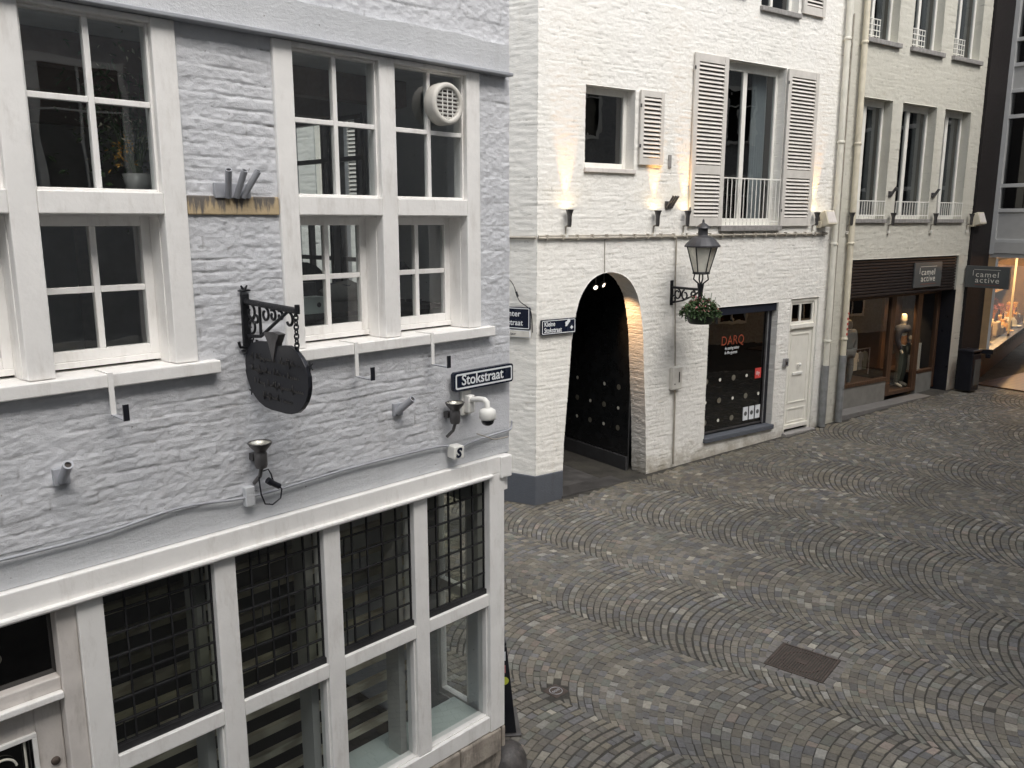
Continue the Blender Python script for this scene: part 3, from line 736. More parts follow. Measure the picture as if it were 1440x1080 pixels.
# triple
t = thing('triple_flag_holder', FA, -2.02, -.0, 4.32, 'cluster of three grey tubes on a plate above the sandy stone band', 'flag holder')
MB().box(-.10, .095, -.025, .0, -.005, .07).build('plate', M['greypaintmetal'], t, .003)
for x0, x1 in ((-.035, -.065), (.01, .02), (.045, .095)):
    b = MB(); p0, p1 = Vector((x0, -.03, .0)), Vector((x1, -.11, .13)); b.tube([p0, p1], .0165, 14, caps=False); b.tube([p1, p0], .014, 14, caps=False); b.rim(p1, p1-p0, .017, .0115); b.build('tube', M['greypaintmetal'], t)
    MB().tube([p0, p0+(p1-p0)*.94], .0138, 12).build('bore', M['darkfill'], t)

# window box hooks
HK = ['hanging over the sill of the left window', 'under the right window, nearest the pumpkin sign', 'nearest the Stokstraat sign, under the right sash']
for i, (u, tip) in enumerate(((-2.715, 0), (-1.335, 0), (-.755, .0))):
    if i == 0:
        root = h0 = thing('flower_box_hook', FA, u, 0, 3.5, 'bent steel flower box hook '+HK[0], 'hook', 'flower box hooks on the window sills')
        MB().box(-.012, .012, -.064, .10, .004, .008).box(-.012, .012, -.064, -.058, -.19, .004).build('strap', M['frame'], root)
        MB().box(-.011, .011, -.21, -.056, -.196, -.19).build('arm', M['greypaintmetal'], root)
        MB().box(-.013, .013, -.218, -.21, -.196, -.12).build('upturned_tip', M['blackpaint'], root)
    else:
        root = copy_tree(h0); root.location = FA.P(u, 0, 3.5); root['label'] = 'bent steel flower box hook '+HK[i]

# hanging pumpkin sign + bracket
t = thing('sign_bracket', FA, -1.99, 0, 3.52, 'ornate black wrought iron bracket on the grey wall, above the pumpkin shaped board', 'bracket')
MB().box(-.022, .022, -.02, 0, .02, .31).build('wall_bar', M['iron'], t, .004)
b = MB(); b.tube([(0, -.02, .268), (0, -.52, .255)], .016, 8); b.tube([(0, -.52, .24), (0, -.52, .285)], .013, 8); b.build('arm', M['iron'], t)
MB().tube([(0, -.02, .085), (0, -.16, .098), (0, -.44, .25)], .009, 8).tube([(0, -.16, .098), (0, -.16, .26)], .008, 6).build('brace', M['iron'], t)
b = MB()
def scr(cy, cz, r0, a0, a1): return [(0, cy+(r0*(1-.55*k/16))*math.cos(R(a0+(a1-a0)*k/16)), cz+(r0*(1-.55*k/16))*math.sin(R(a0+(a1-a0)*k/16))) for k in range(17)]
for cy, cz, r0, a0, a1 in ((-.07, .215, .045, 90, 400), (-.07, .145, .04, -90, -400), (-.215, .215, .038, 100, 420), (-.29, .215, .03, 60, 400), (-.44, .205, .045, 40, 330), (-.36, .22, .026, 60, 380), (-.12, .18, .028, 0, 300)):
    b.tube(scr(cy, cz, r0, a0, a1), .0075, 6)
b.build('scrolls', M['iron'], t)
b = MB()
for cx, cz in ((0, .325), (0, .01)):
    for a in (0, 60, 120, 180) if cz > .1 else (180, 225, 315, 0): b.tube([(0, -.01, cz), (.035*math.cos(R(a)), -.012, cz+.03*math.sin(R(a)))], .009, 6, r1=.004)
for s_ in (-1, 1): b.tube([(0, -.01, .03), (s_*.045, -.02, .03), (s_*.052, -.02, .06)], .008, 6)
b.build('finial', M['iron'], t)
OUT = [(-.009, 3.456), (.005, 3.50), (.03, 3.545), (.08, 3.577), (.14, 3.592), (.216, 3.596), (.26, 3.588), (.33, 3.585), (.38, 3.594), (.44, 3.598), (.501, 3.580), (.55, 3.55), (.585, 3.51), (.606, 3.463), (.607, 3.411), (.596, 3.372), (.575, 3.335), (.534, 3.293), (.49, 3.266), (.436, 3.252), (.376, 3.245), (.316, 3.245), (.245, 3.243), (.178, 3.249), (.12, 3.266), (.077, 3.291), (.035, 3.33), (.005, 3.385), (-.008, 3.42)]
t = thing('hanging_sign', FA, -1.99, 0, 3.24, 'black pumpkin shaped board with cursive script, hanging on chains from the iron bracket', 'hanging sign')
b = MB(); n = len(OUT); vs = [(-.012, -y, z-3.24) for y, z in OUT]+[(.012, -y, z-3.24) for y, z in OUT]
b.add(vs, [tuple(range(n)), tuple(range(2*n-1, n-1, -1))]+[(i, n+i, n+(i+1) % n, (i+1) % n) for i in range(n)]); b.build('board', M['blackpaint'], t, .003)
b = MB(); st = [(.22, 3.645), (.30, 3.655), (.37, 3.648), (.335, 3.60), (.296, 3.50), (.262, 3.585)]
n = len(st); b.add([(-.02, -y, z-3.24) for y, z in st]+[(.02, -y, z-3.24) for y, z in st], [tuple(range(n)), tuple(range(2*n-1, n-1, -1))]+[(i, n+i, n+(i+1) % n, (i+1) % n) for i in range(n)]); b.build('stalk', M['darkmetal'], t, .002)
def script(rows):
    b = MB(); r_ = random.Random(12)
    for (y0, y1, z) in rows:
        x = y0; pts = []; k = 0
        while x < y1:
            a = r_.choice([.010, .012, .026, .011, .030, .012]); 
            pts += [(-.0145, -(x), z), (-.0145, -(x+.008), z+a), (-.0145, -(x+.004), z+a*1.05), (-.0145, -(x+.012), z-(.016 if r_.random() < .18 else .0))]
            x += .018; k += 1
            if r_.random() < .17:
                b.tube(pts, .0021, 5); pts = []; x += .022
        if len(pts) > 1: b.tube(pts, .0021, 5)
    return b
script([(.06, .53, 3.50-3.24), (.07, .53, 3.435-3.24), (.09, .55, 3.37-3.24), (.17, .45, 3.305-3.24)]).build('script', M['pipegrey2'], t)
def chain(pts_a, pts_b, n):
    b = MB(); a = Vector(pts_a); c = Vector(pts_b)
    for i in range(n):
        p = a+(c-a)*(i+.5)/n; l = (c-a).length/n*.72; w_ = .0115
        ax = Vector((1, 0, 0)) if i % 2 else Vector((0, 1, 0)); dz = (c-a).normalized()
        b.tube([p+ax*w_*math.cos(k*PI/5)+dz*l*math.sin(k*PI/5) for k in range(11)], .0042, 5, caps=False)
    return b
chain((0, -.505, .535), (0, -.50, .33), 9).build('chain', M['iron'], t); chain((0, -.06, .38), (0, -.055, .33), 3).build('chain', M['iron'], t)
b = MB()
for cy, cz in ((.612, .275), (.03, .075)):
    for a in range(0, 360, 72): b.tube([(0, -cy, cz), (.0, -cy+.026*math.cos(R(a)), cz+.026*math.sin(R(a)))], .006, 5, r1=.003)
b.build('side_ornament', M['iron'], t)

# round fan vent in upper right pane
t = thing('fan_vent', FA, -.60, -.02, 4.905, 'round cream ventilator grille set in the top right window pane', 'ventilator'); t.scale = (1, .72, 1)
b = MB(); b.lathe([(.125, .05), (.125, -.055), (.12, -.068), (.112, -.074), (.098, -.074), (.092, -.066), (.092, .04)], (0, 0, 0), 36, 'y'); b.build('housing', M['plasticgrime'], t)
b = MB(); 
for k in range(8):
    z = -.082+k*.0235; hw = math.sqrt(max(0, .092**2-z*z)); T = Matrix.Translation((0, -.052, z)) @ Matrix.Rotation(R(35), 4, 'X') ; b.box(-hw, hw, -.002, .002, -.005, .005, T)
for x in (-.04, 0, .04): hw = math.sqrt(.092**2-x*x); b.box(x-.003, x+.003, -.058, -.053, -hw, hw)
b.build('grille', M['plastic'], t)
MB().disc((0, -.035, 0), .0915, 30, 'y').build('dark_back', M['darkfill'], t)

# inside upstairs
t = thing('desk', FA, -1.05, .90, 2.9, 'dark desk just inside the right upper window', 'desk')
MB().box(-.55, .85, -.42, .40, .69, .725).build('desk_top', M['interiordark'], t, .004)
MB().box(-.52, -.48, -.35, .35, 0, .69).build('side_panel', M['interiordark'], t); MB().box(.78, .82, -.35, .35, 0, .69).build('side_panel', M['interiordark'], t)
t = thing('computer_monitor', FA, -1.14, .86, 3.626, 'low black monitor on the desk behind the pale blue file box', 'monitor')
MB().box(-.20, .13, -.02, .02, .03, .17).build('screen', M['blackpaint'], t, .006); MB().box(-.03, .03, .02, .04, 0, .1).box(-.1, .1, -.06, .08, 0, .012).build('stand', M['blackpaint'], t)
t = thing('office_chair', FA, -.72, 1.50, 2.9, 'black office chair with rounded back behind the desk', 'chair')
b = MB(); b.prism([(.24*math.cos(R(a))*(1 if abs(math.cos(R(a))) < .8 else .95), 0.76+.24*math.sin(R(a))) for a in range(0, 360, 20)], -.04, .04); b.build('backrest', M['cloth_dark'], t, .01)
MB().box(-.25, .25, -.5, .0, .45, .53).build('seat', M['cloth_dark'], t, .03); MB().tube([(0, -.2, 0.05), (0, -.2, .45)], .03).tube([(0, 0, .5), (0, 0, .7)], .02).build('post', M['iron'], t)
b = MB()
for a in range(0, 360, 72): b.tube([(0, -.2, .06), (.28*math.cos(R(a)), -.2+.28*math.sin(R(a)), .03)], .018, 6)
b.build('foot', M['iron'], t)
t = thing('file_box', FA, -1.41, .53, 3.606, 'pale blue file box with a round finger hole, on the desk inside the window', 'file box')
MB().box(-.13, .24, -.04, .06, .02, .125).build('carton', M['sage'], t, .004); b = MB(); b.lathe([(.016, -.042), (.016, -.0415), (0, -.042)], (.19, 0, .075), 14, 'y'); b.build('finger_hole', M['blackpaint'], t)
t = thing('shoulder_bag', FA, -.67, 1.02, 3.625, 'slumped grey bag on the desk right of the low black monitor', 'bag')
MB().tube([(-.19, 0, .05), (-.1, -.01, .075), (.05, 0, .085), (.17, 0, .06)], [.045, .07, .075, .05], 12).build('pouch', M['cloth_grey'], t); MB().tube([(-.12, -.02, .14), (0, -.06, .12), (.12, -.03, .13)], .008, 6).build('strap', M['cloth_dark'], t)
t = thing('desk_lamp', FA, -.27, .72, 3.625, 'small black desk lamp silhouette behind the lower right sash', 'lamp')
MB().tube([(0, 0, 0), (.02, 0, .16), (-.08, 0, .27)], .009).build('arm', M['iron'], t); MB().lathe([(.02, .0), (.07, -.06), (.066, -.06), (.015, -.003)], (-.1, 0, .29), 16).build('shade', M['blackpaint'], t); MB().lathe([(0, .02), (.06, .018), (.06, 0)], (0, 0, 0), 16).build('base', M['blackpaint'], t)
t = thing('glass_bottle', FA, -2.66, .33, 3.50, 'yellow green bottle lying behind the lower left window', 'bottle')
MB().tube([(-.05, 0, .045), (.02, 0, .04)], .02, 10).tube([(.02, 0, .04), (.045, 0, .035), (.08, 0, .03)], [.02, .009, .008], 10).build('glass_body', M['yellow'], t)
# plant behind upper left window; its leaves imitate foliage reflected in the panes
def leafcloud(name, n, c, s, size, m, parent, rnd, name2=None):
    b = MB()
    for _ in range(n):
        p = Vector((c[0]+rnd.gauss(0, s[0]), c[1]+rnd.gauss(0, s[1]), c[2]+rnd.gauss(0, s[2]))); sz = size*rnd.uniform(.6, 1.3)
        T = Matrix.Translation(p) @ Euler((rnd.uniform(-1.2, 1.2), rnd.uniform(-1, 1), rnd.uniform(0, 6.3))).to_matrix().to_4x4()
        b.add([T @ Vector(v) for v in ((-sz, 0, 0), (-.2*sz, .42*sz, .1*sz), (sz, 0, -.15*sz), (-.2*sz, -.42*sz, .1*sz))], [(0, 1, 2, 3)])
    return b.build(name, m, parent)
rl = random.Random(4)
t = thing('potted_plant', FA, -2.34, .42, 4.30, 'potted shrub behind the upper left window, leaves standing in for reflections', 'plant')
b = MB(); b.lathe([(0, 0), (.05, 0), (.07, .11), (.064, .11), (.05, .02)], (.02, 0, .03), 16); b.build('pot', M['panel'], t)
b = MB()
for k in range(16):
    a = rl.uniform(0, 6.3); b.tube([(.02, 0, .1), (.02+.07*math.cos(a), .07*math.sin(a), .3), (.02+.14*math.cos(a)+.02, .13*math.sin(a), rl.uniform(.4, .66))], .004, 5, r1=.002)
b.build('stems', M['leaf'], t)
leafcloud('leaves', 130, (0, 0, .40), (.11, .09, .17), .014, M['leafdry'], t, rl); leafcloud('glint_leaves', 55, (-.05, -.03, .24), (.026, .02, .045), .014, M['leafgold'], t, rl)  # small golden leaves put an orange lamp glint into colour
leafcloud('dark_leaves', 380, (0, .08, .38), (.13, .06, .19), .024, M['leaf'], t, rl)
tag(MB().box(-.3, .3, -.14, .14, -.03, 0).box(-.28, -.25, -.1, .1, -.84, -.03).box(.25, .28, -.1, .1, -.84, -.03).build('plant_shelf', M['interiordark'], None, loc=FA.P(-2.34, .42, 4.33), rz=FA.rz), 'dark shelf inside the left window carrying the potted shrub', 'shelf')

# A-board and guard stone at the corner
t = thing('pavement_sign', FA, .03, .22, 0.0, 'narrow black pavement board with round yellow sticker, leaning by the house corner', 'pavement sign')
t.location = (0.0, 6.27, 0); t.rotation_euler = (0, 0, R(6))
b = MB(); b.prism([(-.36, .02), (.035, .02), (-.045, .80), (-.30, .80)], -.02, .0); b.build('front_board', M['blackpaint'], t, .004)
MB().prism([(-.36, .02), (.035, .02), (-.045, .80), (-.30, .80)], .30, .32).build('rear_board', M['blackpaint'], t, .004)
MB().box(-.30, -.045, -.005, .305, .80, .83).build('top_cap', M['blackpaint'], t, .008)
MB().box(-.40, .075, -.05, .36, 0, .02).build('base', M['darkmetal'], t, .006)
b = MB(); b.lathe([(0, -.023), (.036, -.0225)], (-.065, 0, .50), 18, 'y'); b.build('sticker', M['yellow'], t)
MB().box(-.13, -.055, -.0225, -.021, .68, .76).build('notice', M['signwhite'], t); MB().box(-.12, -.055, -.0225, -.021, .57, .64).build('notice', M['petal'], t)
t = tag(MB().lathe([(.165, -.1), (.17, .03), (.16, .09), (.135, .14), (.09, .175), (.03, .19), (0, .19)], (0, 0, 0), 28).build('guard_stone', M['ball'], None, loc=Vector((-.05, 5.86, 0))), 'dark rounded guard stone at the foot of the grey corner', 'guard stone')

# ================================================================== WHITE BUILDING (middle)
GB = thing('white_brick_house', FB, 0, 0, 0, 'white painted brick house with arched passage, small shuttered window and tall French window', 'building')
US = 7.17
def hB(x, z): return brick_h(x, z, 31, .065, .215, .0062, .05)
def hC(x, z): return brick_h(x, z, 61, .065, .215, .0056, .05)
def hbase(x, z): h, j = rough_plaster(x, z, 19, .012); return h+.010, j
wz = [(0, .90), (.9, .86), (1.5, .81), (1.85, .78), (2.44, .735), (2.7, .69), (2.9, .645), (3.05, .595), (3.17, .525), (3.27, .44), (3.34, .355), (3.39, .26), (3.42, .16), (3.434, .07), (3.437, 0)]
arch = [(1.4-w, z) for z, w in [(-.3, .9)]+wz[:-1]]+[(1.4, 3.437)]+[(1.4+w, z) for z, w in reversed([(-.3, .9)]+wz[:-1])]
holesB = [dict(poly=arch, d=.34), dict(r=(.86, 1.83, 4.965, 6.12), d=.24), dict(r=(3.835, 5.36, 4.13, 6.78), d=.22), dict(r=(3.68, 5.53, .42, 2.75), d=.20),
          dict(r=(5.89, 6.745, .10, 2.79), d=.12), dict(r=(4.60, 5.58, 7.68, 9.6), d=.2)]
def wm(u0, u1, z0, z1, holes, cx, cz, hf, m, par, rough=None): 
    hs = []
    for h in holes:
        if 'r' in h:
            a, b_, c, d = h['r']
            if b_ <= u0 or a >= u1 or d <= z0 or c >= z1: continue
            hs.append(h)
        else: hs.append(h)
    return wall_mesh('brick_wall', u0, u1, z0, z1, hs, cx, cz, hf, m, par, rough)
def hB0(x, z):
    h, j = hB(x, z); hb, _ = hbase(x, z); return h, j
wm(0, US, -.1, 8.9, [dict(h) if 'poly' in h else h for h in holesB], .0195, .0145, hB0, M['whitebrick'], GB, (1.4, 2.6, hB))
wm(0, US, 8.9, 11.5, holesB[-1:], .1, .07, hB0, M['whitebrick'], GB)
# grey painted foot of the corner
b = MB(); b.box(-.012, .515, -.020, .10, -.1, .452); b.build('painted_base', M['greybase'], GB, .012)
# splayed side face
def side(o): o.matrix_basis = Matrix.Rotation(FS.rz-FB.rz, 4, 'Z'); return o
SH = (-3.30, -3.05)
o = wall_mesh('side_wall', -7.0, 0.0, -.1, 8.9, [dict(r=(-3.98, -3.34, 4.35, 5.95), d=.2)], .032, .0175, hB, M['whitebrick'], GB); side(o)
o = wall_mesh('side_wall', -7.0, 0.0, 8.9, 11.5, [], .15, .1, hB, M['whitebrick'], GB); side(o)
b = MB(); b.box(-7.0, .012, -.020, .08, -.1, .452); side(b.build('painted_base', M['greybase'], GB, .012))
sh = shutter(GB, -3.32, -3.02, 4.33, 5.97, -.03, mids=(5.15,), w=.05); side(sh)
f = win_frame(-3.98, -3.34, 4.35, 5.95, .12, .18, .06, vs=(-3.66,), hs=(5.0,)); w = f.build('window', M['framew'], GB, .004); side(w); pane(-3.98, -3.34, 4.35, 5.95, .15, w, M['glassfar'])
MB().box(-.1, US, .0, 6, 11.5, 11.6).build('roof', M['roof'], GB)
MB().box(-.1, US, 6, 6.1, 0, 11.5).build('back_wall', M['interiordark'], GB)

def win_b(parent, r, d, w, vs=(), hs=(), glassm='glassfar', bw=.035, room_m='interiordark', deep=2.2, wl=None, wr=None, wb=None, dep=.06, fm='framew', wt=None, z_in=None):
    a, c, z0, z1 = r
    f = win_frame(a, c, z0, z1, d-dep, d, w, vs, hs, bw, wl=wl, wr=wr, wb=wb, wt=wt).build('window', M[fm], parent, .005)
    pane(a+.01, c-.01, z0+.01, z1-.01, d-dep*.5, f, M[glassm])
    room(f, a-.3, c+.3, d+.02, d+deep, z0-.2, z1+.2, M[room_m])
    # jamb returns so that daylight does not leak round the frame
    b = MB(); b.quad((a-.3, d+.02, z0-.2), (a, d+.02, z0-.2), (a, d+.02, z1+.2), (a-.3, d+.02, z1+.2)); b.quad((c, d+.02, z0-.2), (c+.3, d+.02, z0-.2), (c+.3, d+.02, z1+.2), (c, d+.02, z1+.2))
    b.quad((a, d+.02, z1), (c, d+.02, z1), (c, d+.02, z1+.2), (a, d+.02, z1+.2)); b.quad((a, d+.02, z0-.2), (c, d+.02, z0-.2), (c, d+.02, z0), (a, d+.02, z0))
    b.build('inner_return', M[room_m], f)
    return f
w = win_b(GB, (.86, 1.83, 4.965, 6.12), .24, .07, wb=.09, wt=.09)
w['label'] = 'small square white window with one dark pane'
MB().box(.84, 1.85, -.045, .2, 4.905, 4.967).build('sill', M['warmgrey'], w, .006)
shutter(GB, 1.905, 2.40, 5.045, 6.13, -.018, w=.07)
w = win_b(GB, (3.835, 5.36, 4.13, 6.78), .22, .065, vs=(4.50,), bw=.10, wb=.12, wt=.13)
w['label'] = 'tall white French window with grey net curtain on the right'
curtain(w, 4.93, 5.30, 4.2, 6.7, .36, M['curtain'], 6)
MB().box(3.80, 5.40, -.07, .16, 4.035, 4.128).build('sill', M['sill'], w, .008)
railing(GB, 3.845, 5.35, 4.14, 4.92, -.01, 15, M['framew'])
shutter(GB, 3.045, 3.825, 4.12, 6.785, -.018, mids=(5.02,), w=.095)
shutter(GB, 5.375, 6.235, 4.115, 6.77, -.018, mids=(5.02,), w=.095)
w = win_b(GB, (4.60, 5.58, 7.68, 9.6), .2, .07, vs=(5.04,), bw=.06)
MB().box(4.57, 5.62, -.06, .15, 7.60, 7.68).build('sill', M['sill'], w, .008)
shutter(GB, 5.66, 6.28, 7.70, 9.6, -.018, w=.09); shutter(GB, 3.6, 4.2, 7.74, 9.6, -.018, w=.09)

# shop window (black, with lettering and dots)
sw = win_frame(3.68, 5.40, .50, 2.66, .12, .17, .03, (), ())
swo = sw.build('shop_window', M['darkmetal'], GB, .003); swo['label'] = 'black glazed shop window with orange lettering and white dots'
pane(3.69, 5.39, .51, 2.65, .14, swo, M['glassblack']); room(swo, 3.5, 5.45, .18, 1.5, .45, 2.72, M['interiordark'])
MB().box(3.66, 5.55, -.05, .22, .385, .47).build('sill', M['greybase'], swo, .01)
MB().box(3.685, 5.525, .03, .2, 2.60, 2.748).build('blind_case', M['navy'], swo, .01)
MB().box(5.40, 5.53, .13, .19, .47, 2.60).build('side_post', M['blackpaint'], swo, .004); MB().tube([(5.385, .10, .5), (5.385, .10, 2.6)], .012, 8).build('corner_bar', M['galv'], swo)
text_mesh('lettering', 'DARQ', .235, M['orange'], swo, 4.17, 2.05, .134, sx=.90, spacing=1.05)
text_mesh('lettering', "de catering traiteur", .078, M['signwhite'], swo, 4.28, 1.965, .134, sx=.62); text_mesh('lettering', "& office gourmet", .078, M['signwhite'], swo, 4.28, 1.885, .134, sx=.62)
b = MB(); b2 = MB()
for j, z in enumerate((1.44, 1.065, .70)):
    for i in range(5):
        x = 3.83+.36*i + (.0 if j % 2 else 0)
        big = (i+j) % 2 == 0
        if x > 5.2 and j in (0, 2): continue
        (b2 if big else b).disc((x, .1335, z), .052 if big else .030, 18, 'y')
b.build('dots', M['dotw'], swo); b2.build('gold_dots', M['dotg'], swo)
MB().box(5.14, 5.31, .131, .1335, 1.36, 1.55).build('sticker', M['red'], swo); text_mesh('lettering', 'illy', .10, M['signwhite'], swo, 5.163, 1.425, .1295)
for x in (4.86, 5.03, 5.2): MB().box(x, x+.135, .128, .1335, .60, .85).build('notice', M['signwhite'], swo); MB().disc((x+.067, .1275, .725), .042, 14, 'y').build('notice_print', M['signgrey'], swo)
# passage behind the arch
b = MB()
ps = room(GB, .3, 2.2+.02, .341, 3.4, .0, 3.6, M['passwall'], 'passage')
b = MB(); # front returns round the arch
n = len(arch)
outer = []
for x, z in arch: outer.append((min(max(x, .3), 2.5), .341, z))
b.quad((.2, .342, -.2), (.56, .342, -.2), (.56, .342, 3.6), (.2, .342, 3.6)); b.quad((.2, .342, 3.44), (2.5, .342, 3.44), (2.5, .342, 3.65), (.2, .342, 3.65))
b.build('inner_return', M['interiordark'], GB)
MB().box(.3, 2.34, .0, 3.4, -.1, .045).build('passage_floor', M['concrete'], GB)
MB().box(.49, 2.31, -.03, .34, -.05, .052).build('threshold', M['pipegrey2'], GB, .008)
pw = MB().box(2.205, 2.215, .36, 3.39, .32, 3.5).build('passage_window', M['passglass'], GB); pw['label'] = 'black glazed wall inside the passage with rows of round dots'
MB().box(2.17, 2.205, .36, 3.39, .046, .30).build('kickboard', M['interiordark'], pw)
b = MB(); b2 = MB()
for j, z in enumerate((1.46, 1.10, .755)):
    for i in range(7):
        dd = .61+.36*i
        if j == 0 and i % 2 == 0 and i: continue
        bb = b2 if (i+j) % 2 else b; r = .030 if (i+j) % 2 else .048
        bb.add([(2.2035, dd+r*math.cos(k*PI/8), z+r*math.sin(k*PI/8)) for k in range(16)], [tuple(range(16))])
b2.build('dots', M['dotw'], pw); b.build('gold_dots', M['dotg'], pw)
DL = [(1.51, .45, 3.17), (1.68, .45, 3.20)]
for i, (x, d, z) in enumerate(DL):
    t = thing('ceiling_spotlight', FB, x, d, z, ['left one of the two lit spotlights at the top of the arched passage', 'right one of the two lit spotlights at the top of the arched passage'][i], 'spotlight', 'spotlights in the passage')
    TL = Matrix.Rotation(R(-62), 3, 'X') @ Matrix.Rotation(R(12-30*i), 3, 'Y')
    MB().lathe([(.0, .06), (.045, .055), (.055, 0), (.05, -.002)], (0, 0, 0), 18, tilt=TL).build('can', M['darkmetal'], t); MB().lathe([(0, .004), (.034, .0)], (0, 0, 0), 18, tilt=TL).build('lens', M['bulbw'], t)
    MB().tube([(0, 0, .055), (0, 0, 3.58-z)], .008, 6).build('stem', M['darkmetal'], t)
# white door
dfr = win_frame(5.895, 6.74, .19, 2.785, .03, .10, .065, wb=.001).build('door_frame', M['doorpaint'], GB, .005)
MB().box(5.96, 6.675, .015, .10, 2.22, 2.30).build('transom_rail', M['doorpaint'], dfr, .006)
tw = win_frame(5.96, 6.675, 2.30, 2.72, .05, .09, .05, vs=(6.27,), bw=.05).build('transom_window', M['doorpaint'], GB, .004); pane(5.97, 6.66, 2.31, 2.71, .075, tw, M['glassdark'])
room(tw, 5.8, 6.9, .11, 1.2, .1, 2.79, M['interiordark'])
d_ = MB().box(5.962, 6.673, .062, .10, .30, 2.218).build('door', M['doorpaint'], GB, .004); d_['label'] = 'plain white front door with raised panels, mail slot and knob'
b = MB()
def mould(x0, x1, z0, z1): b.box(x0, x1, .05, .064, z0, z0+.025); b.box(x0, x1, .05, .064, z1-.025, z1); b.box(x0, x0+.025, .051, .064, z0+.025, z1-.025); b.box(x1-.025, x1, .051, .064, z0+.025, z1-.025)
mould(6.04, 6.60, .78, 2.12); mould(6.04, 6.60, .40, .68); b.build('panel_moulding', M['doorpaint'], d_, .003)
MB().box(5.955, 6.68, .02, .075, .29, .37).build('kick_rail', M['doorpaint'], d_, .008)
MB().box(6.14, 6.44, .04, .062, 1.32, 1.375).build('mail_slot', M['plastic'], d_, .006)
b = MB(); b.lathe([(.012, .062), (.012, .03), (.03, .02), (.034, .005), (.025, -.01), (0, -.013)], (6.30, 0, 1.52), 16, 'y'); b.build('knob', M['plastic'], d_)
MB().box(5.86, 6.78, -.10, .12, .10, .235).build('doorstep', M['sill'], GB, .012)

# ================================================================== CREAM BUILDING
GC = thing('cream_brick_house', FB, US, 0, 0, 'cream painted brick house with three tall windows per storey above a dark shopfront', 'building')
def cx_(u): return u-US
lw = [(7.60, 8.70), (9.06, 10.34), (10.67, 11.74)]; uw = [(7.60, 8.68), (9.19, 10.28), (10.76, 11.83)]
hC_ = [dict(r=(cx_(a), cx_(c), 4.245, 6.505), d=.24) for a, c in lw]+[dict(r=(cx_(a), cx_(c), 7.56, 9.9), d=.22) for a, c in uw]+[dict(r=(cx_(7.66), cx_(11.84), .10, 3.455), d=.30)]
wm(0, 12.22-US, -.1, 8.9, hC_, .032, .019, hC, M['creambrick'], GC); wm(0, 12.22-US, 8.9, 11.2, hC_[3:6], .15, .1, hC, M['creambrick'], GC)
MB().box(0, 12.22-US, 0.4, 6, 11.2, 11.3).build('roof', M['roof'], GC); MB().box(0, 12.2-US, 6, 6.1, 0, 11.2).build('back_wall', M['interiordark'], GC)
for a, c in lw:
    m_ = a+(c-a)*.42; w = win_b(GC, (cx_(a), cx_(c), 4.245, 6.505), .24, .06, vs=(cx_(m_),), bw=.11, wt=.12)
    curtain(w, cx_(c)-.30, cx_(c)-.08, 4.3, 6.4, .32, M['curtaind'], 4); 
    if a < 8: curtain(w, cx_(a)+.06, cx_(m_)-.05, 4.3, 6.4, .30, M['curtaind'], 6)
    railing(GC, cx_(a)+.02, cx_(c)-.02, 4.255, 4.60, -.01, 13, M['framew'])
    MB().box(cx_(a)-.05, cx_(c)+.06, -.05, .15, 4.165, 4.243).build('sill', M['sill'], w, .008)
for a, c in uw:
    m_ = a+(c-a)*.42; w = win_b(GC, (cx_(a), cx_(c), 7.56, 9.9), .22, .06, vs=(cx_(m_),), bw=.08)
    curtain(w, cx_(c)-.30, cx_(c)-.08, 7.6, 9.8, .3, M['curtaind'], 4)
    MB().box(cx_(a)-.05, cx_(c)+.08, -.07, .15, 7.47, 7.557).build('sill', M['sill'], w, .01)
    b = MB()
    for zz in (7.64, 7.74, 7.84, 7.94): b.tube([(cx_(a)+.02, .1, zz), (cx_(m_)+.16, .1, zz)], .01, 6)
    for k in range(7): x = cx_(a)+.03+k*(m_-a+.12)/6; b.tube([(x, .1, 7.57), (x, .1, 7.94)], .008, 6)
    b.build('guard_rail', M['framew'], w)
# shopfront
sf = MB(); n = 12
for k in range(n):
    z = 2.69+(3.44-2.69)*k/n; p = (3.44-2.69)/n
    sf.prism([(cx_(7.665), z+.004), (cx_(11.835), z+.004), (cx_(11.835), z+p-.008), (cx_(7.665), z+p-.008)], .03+.0*k, .07)
sfo = sf.build('slatted_fascia', M['darkshutter'], GC, .012)
MB().box(cx_(7.665), cx_(11.835), .072, .30, 2.68, 3.454).build('fascia_back', M['interiordark'], sfo)
b = MB(); D0, D1 = .30, .38
def pb(x0, x1, z0, z1, d0=D0, d1=D1): b.box(cx_(x0), cx_(x1), d0, d1, z0, z1)
for x0, x1 in ((7.66, 7.74), (9.80, 9.98), (10.86, 11.05), (11.70, 11.82)): pb(x0, x1, .42, 2.60)
pb(7.66, 11.82, 2.60, 2.69, D0-.002, D1); pb(7.74, 9.80, .78, .86, D0-.03, D1); pb(11.05, 11.70, .80, .87, D0-.02, D1); pb(9.98, 10.86, .42, .50)
SP = b.build('shopfront_frame', M['shopwood'], GC, .006)
MB().box(cx_(7.74), cx_(9.80), .29, .40, .30, .779).build('stall_riser', M['panel2'], GC, .006); MB().box(cx_(11.05), cx_(11.70), .29, .40, .30, .799).build('stall_riser', M['panel2'], GC, .006)
MB().box(cx_(7.66), cx_(11.84), -.06, .29, .22, .345).build('shop_step', M['threshold'], SP, .01)
for a, c, z in ((7.74, 9.80, .86), (9.98, 10.86, .5), (11.05, 11.70, .87)): pane(cx_(a), cx_(c), z, 2.6, .34, SP, M['glassclear'])
MB().box(cx_(11.822), cx_(11.834), -.012, .38, .34, 2.69).build('dark_side_panel', M['blackpaint'], SP, .005)
rm = room(GC, cx_(7.66), cx_(11.82), .39, 2.6, .34, 2.70, M['interiordark'], 'shop_interior')
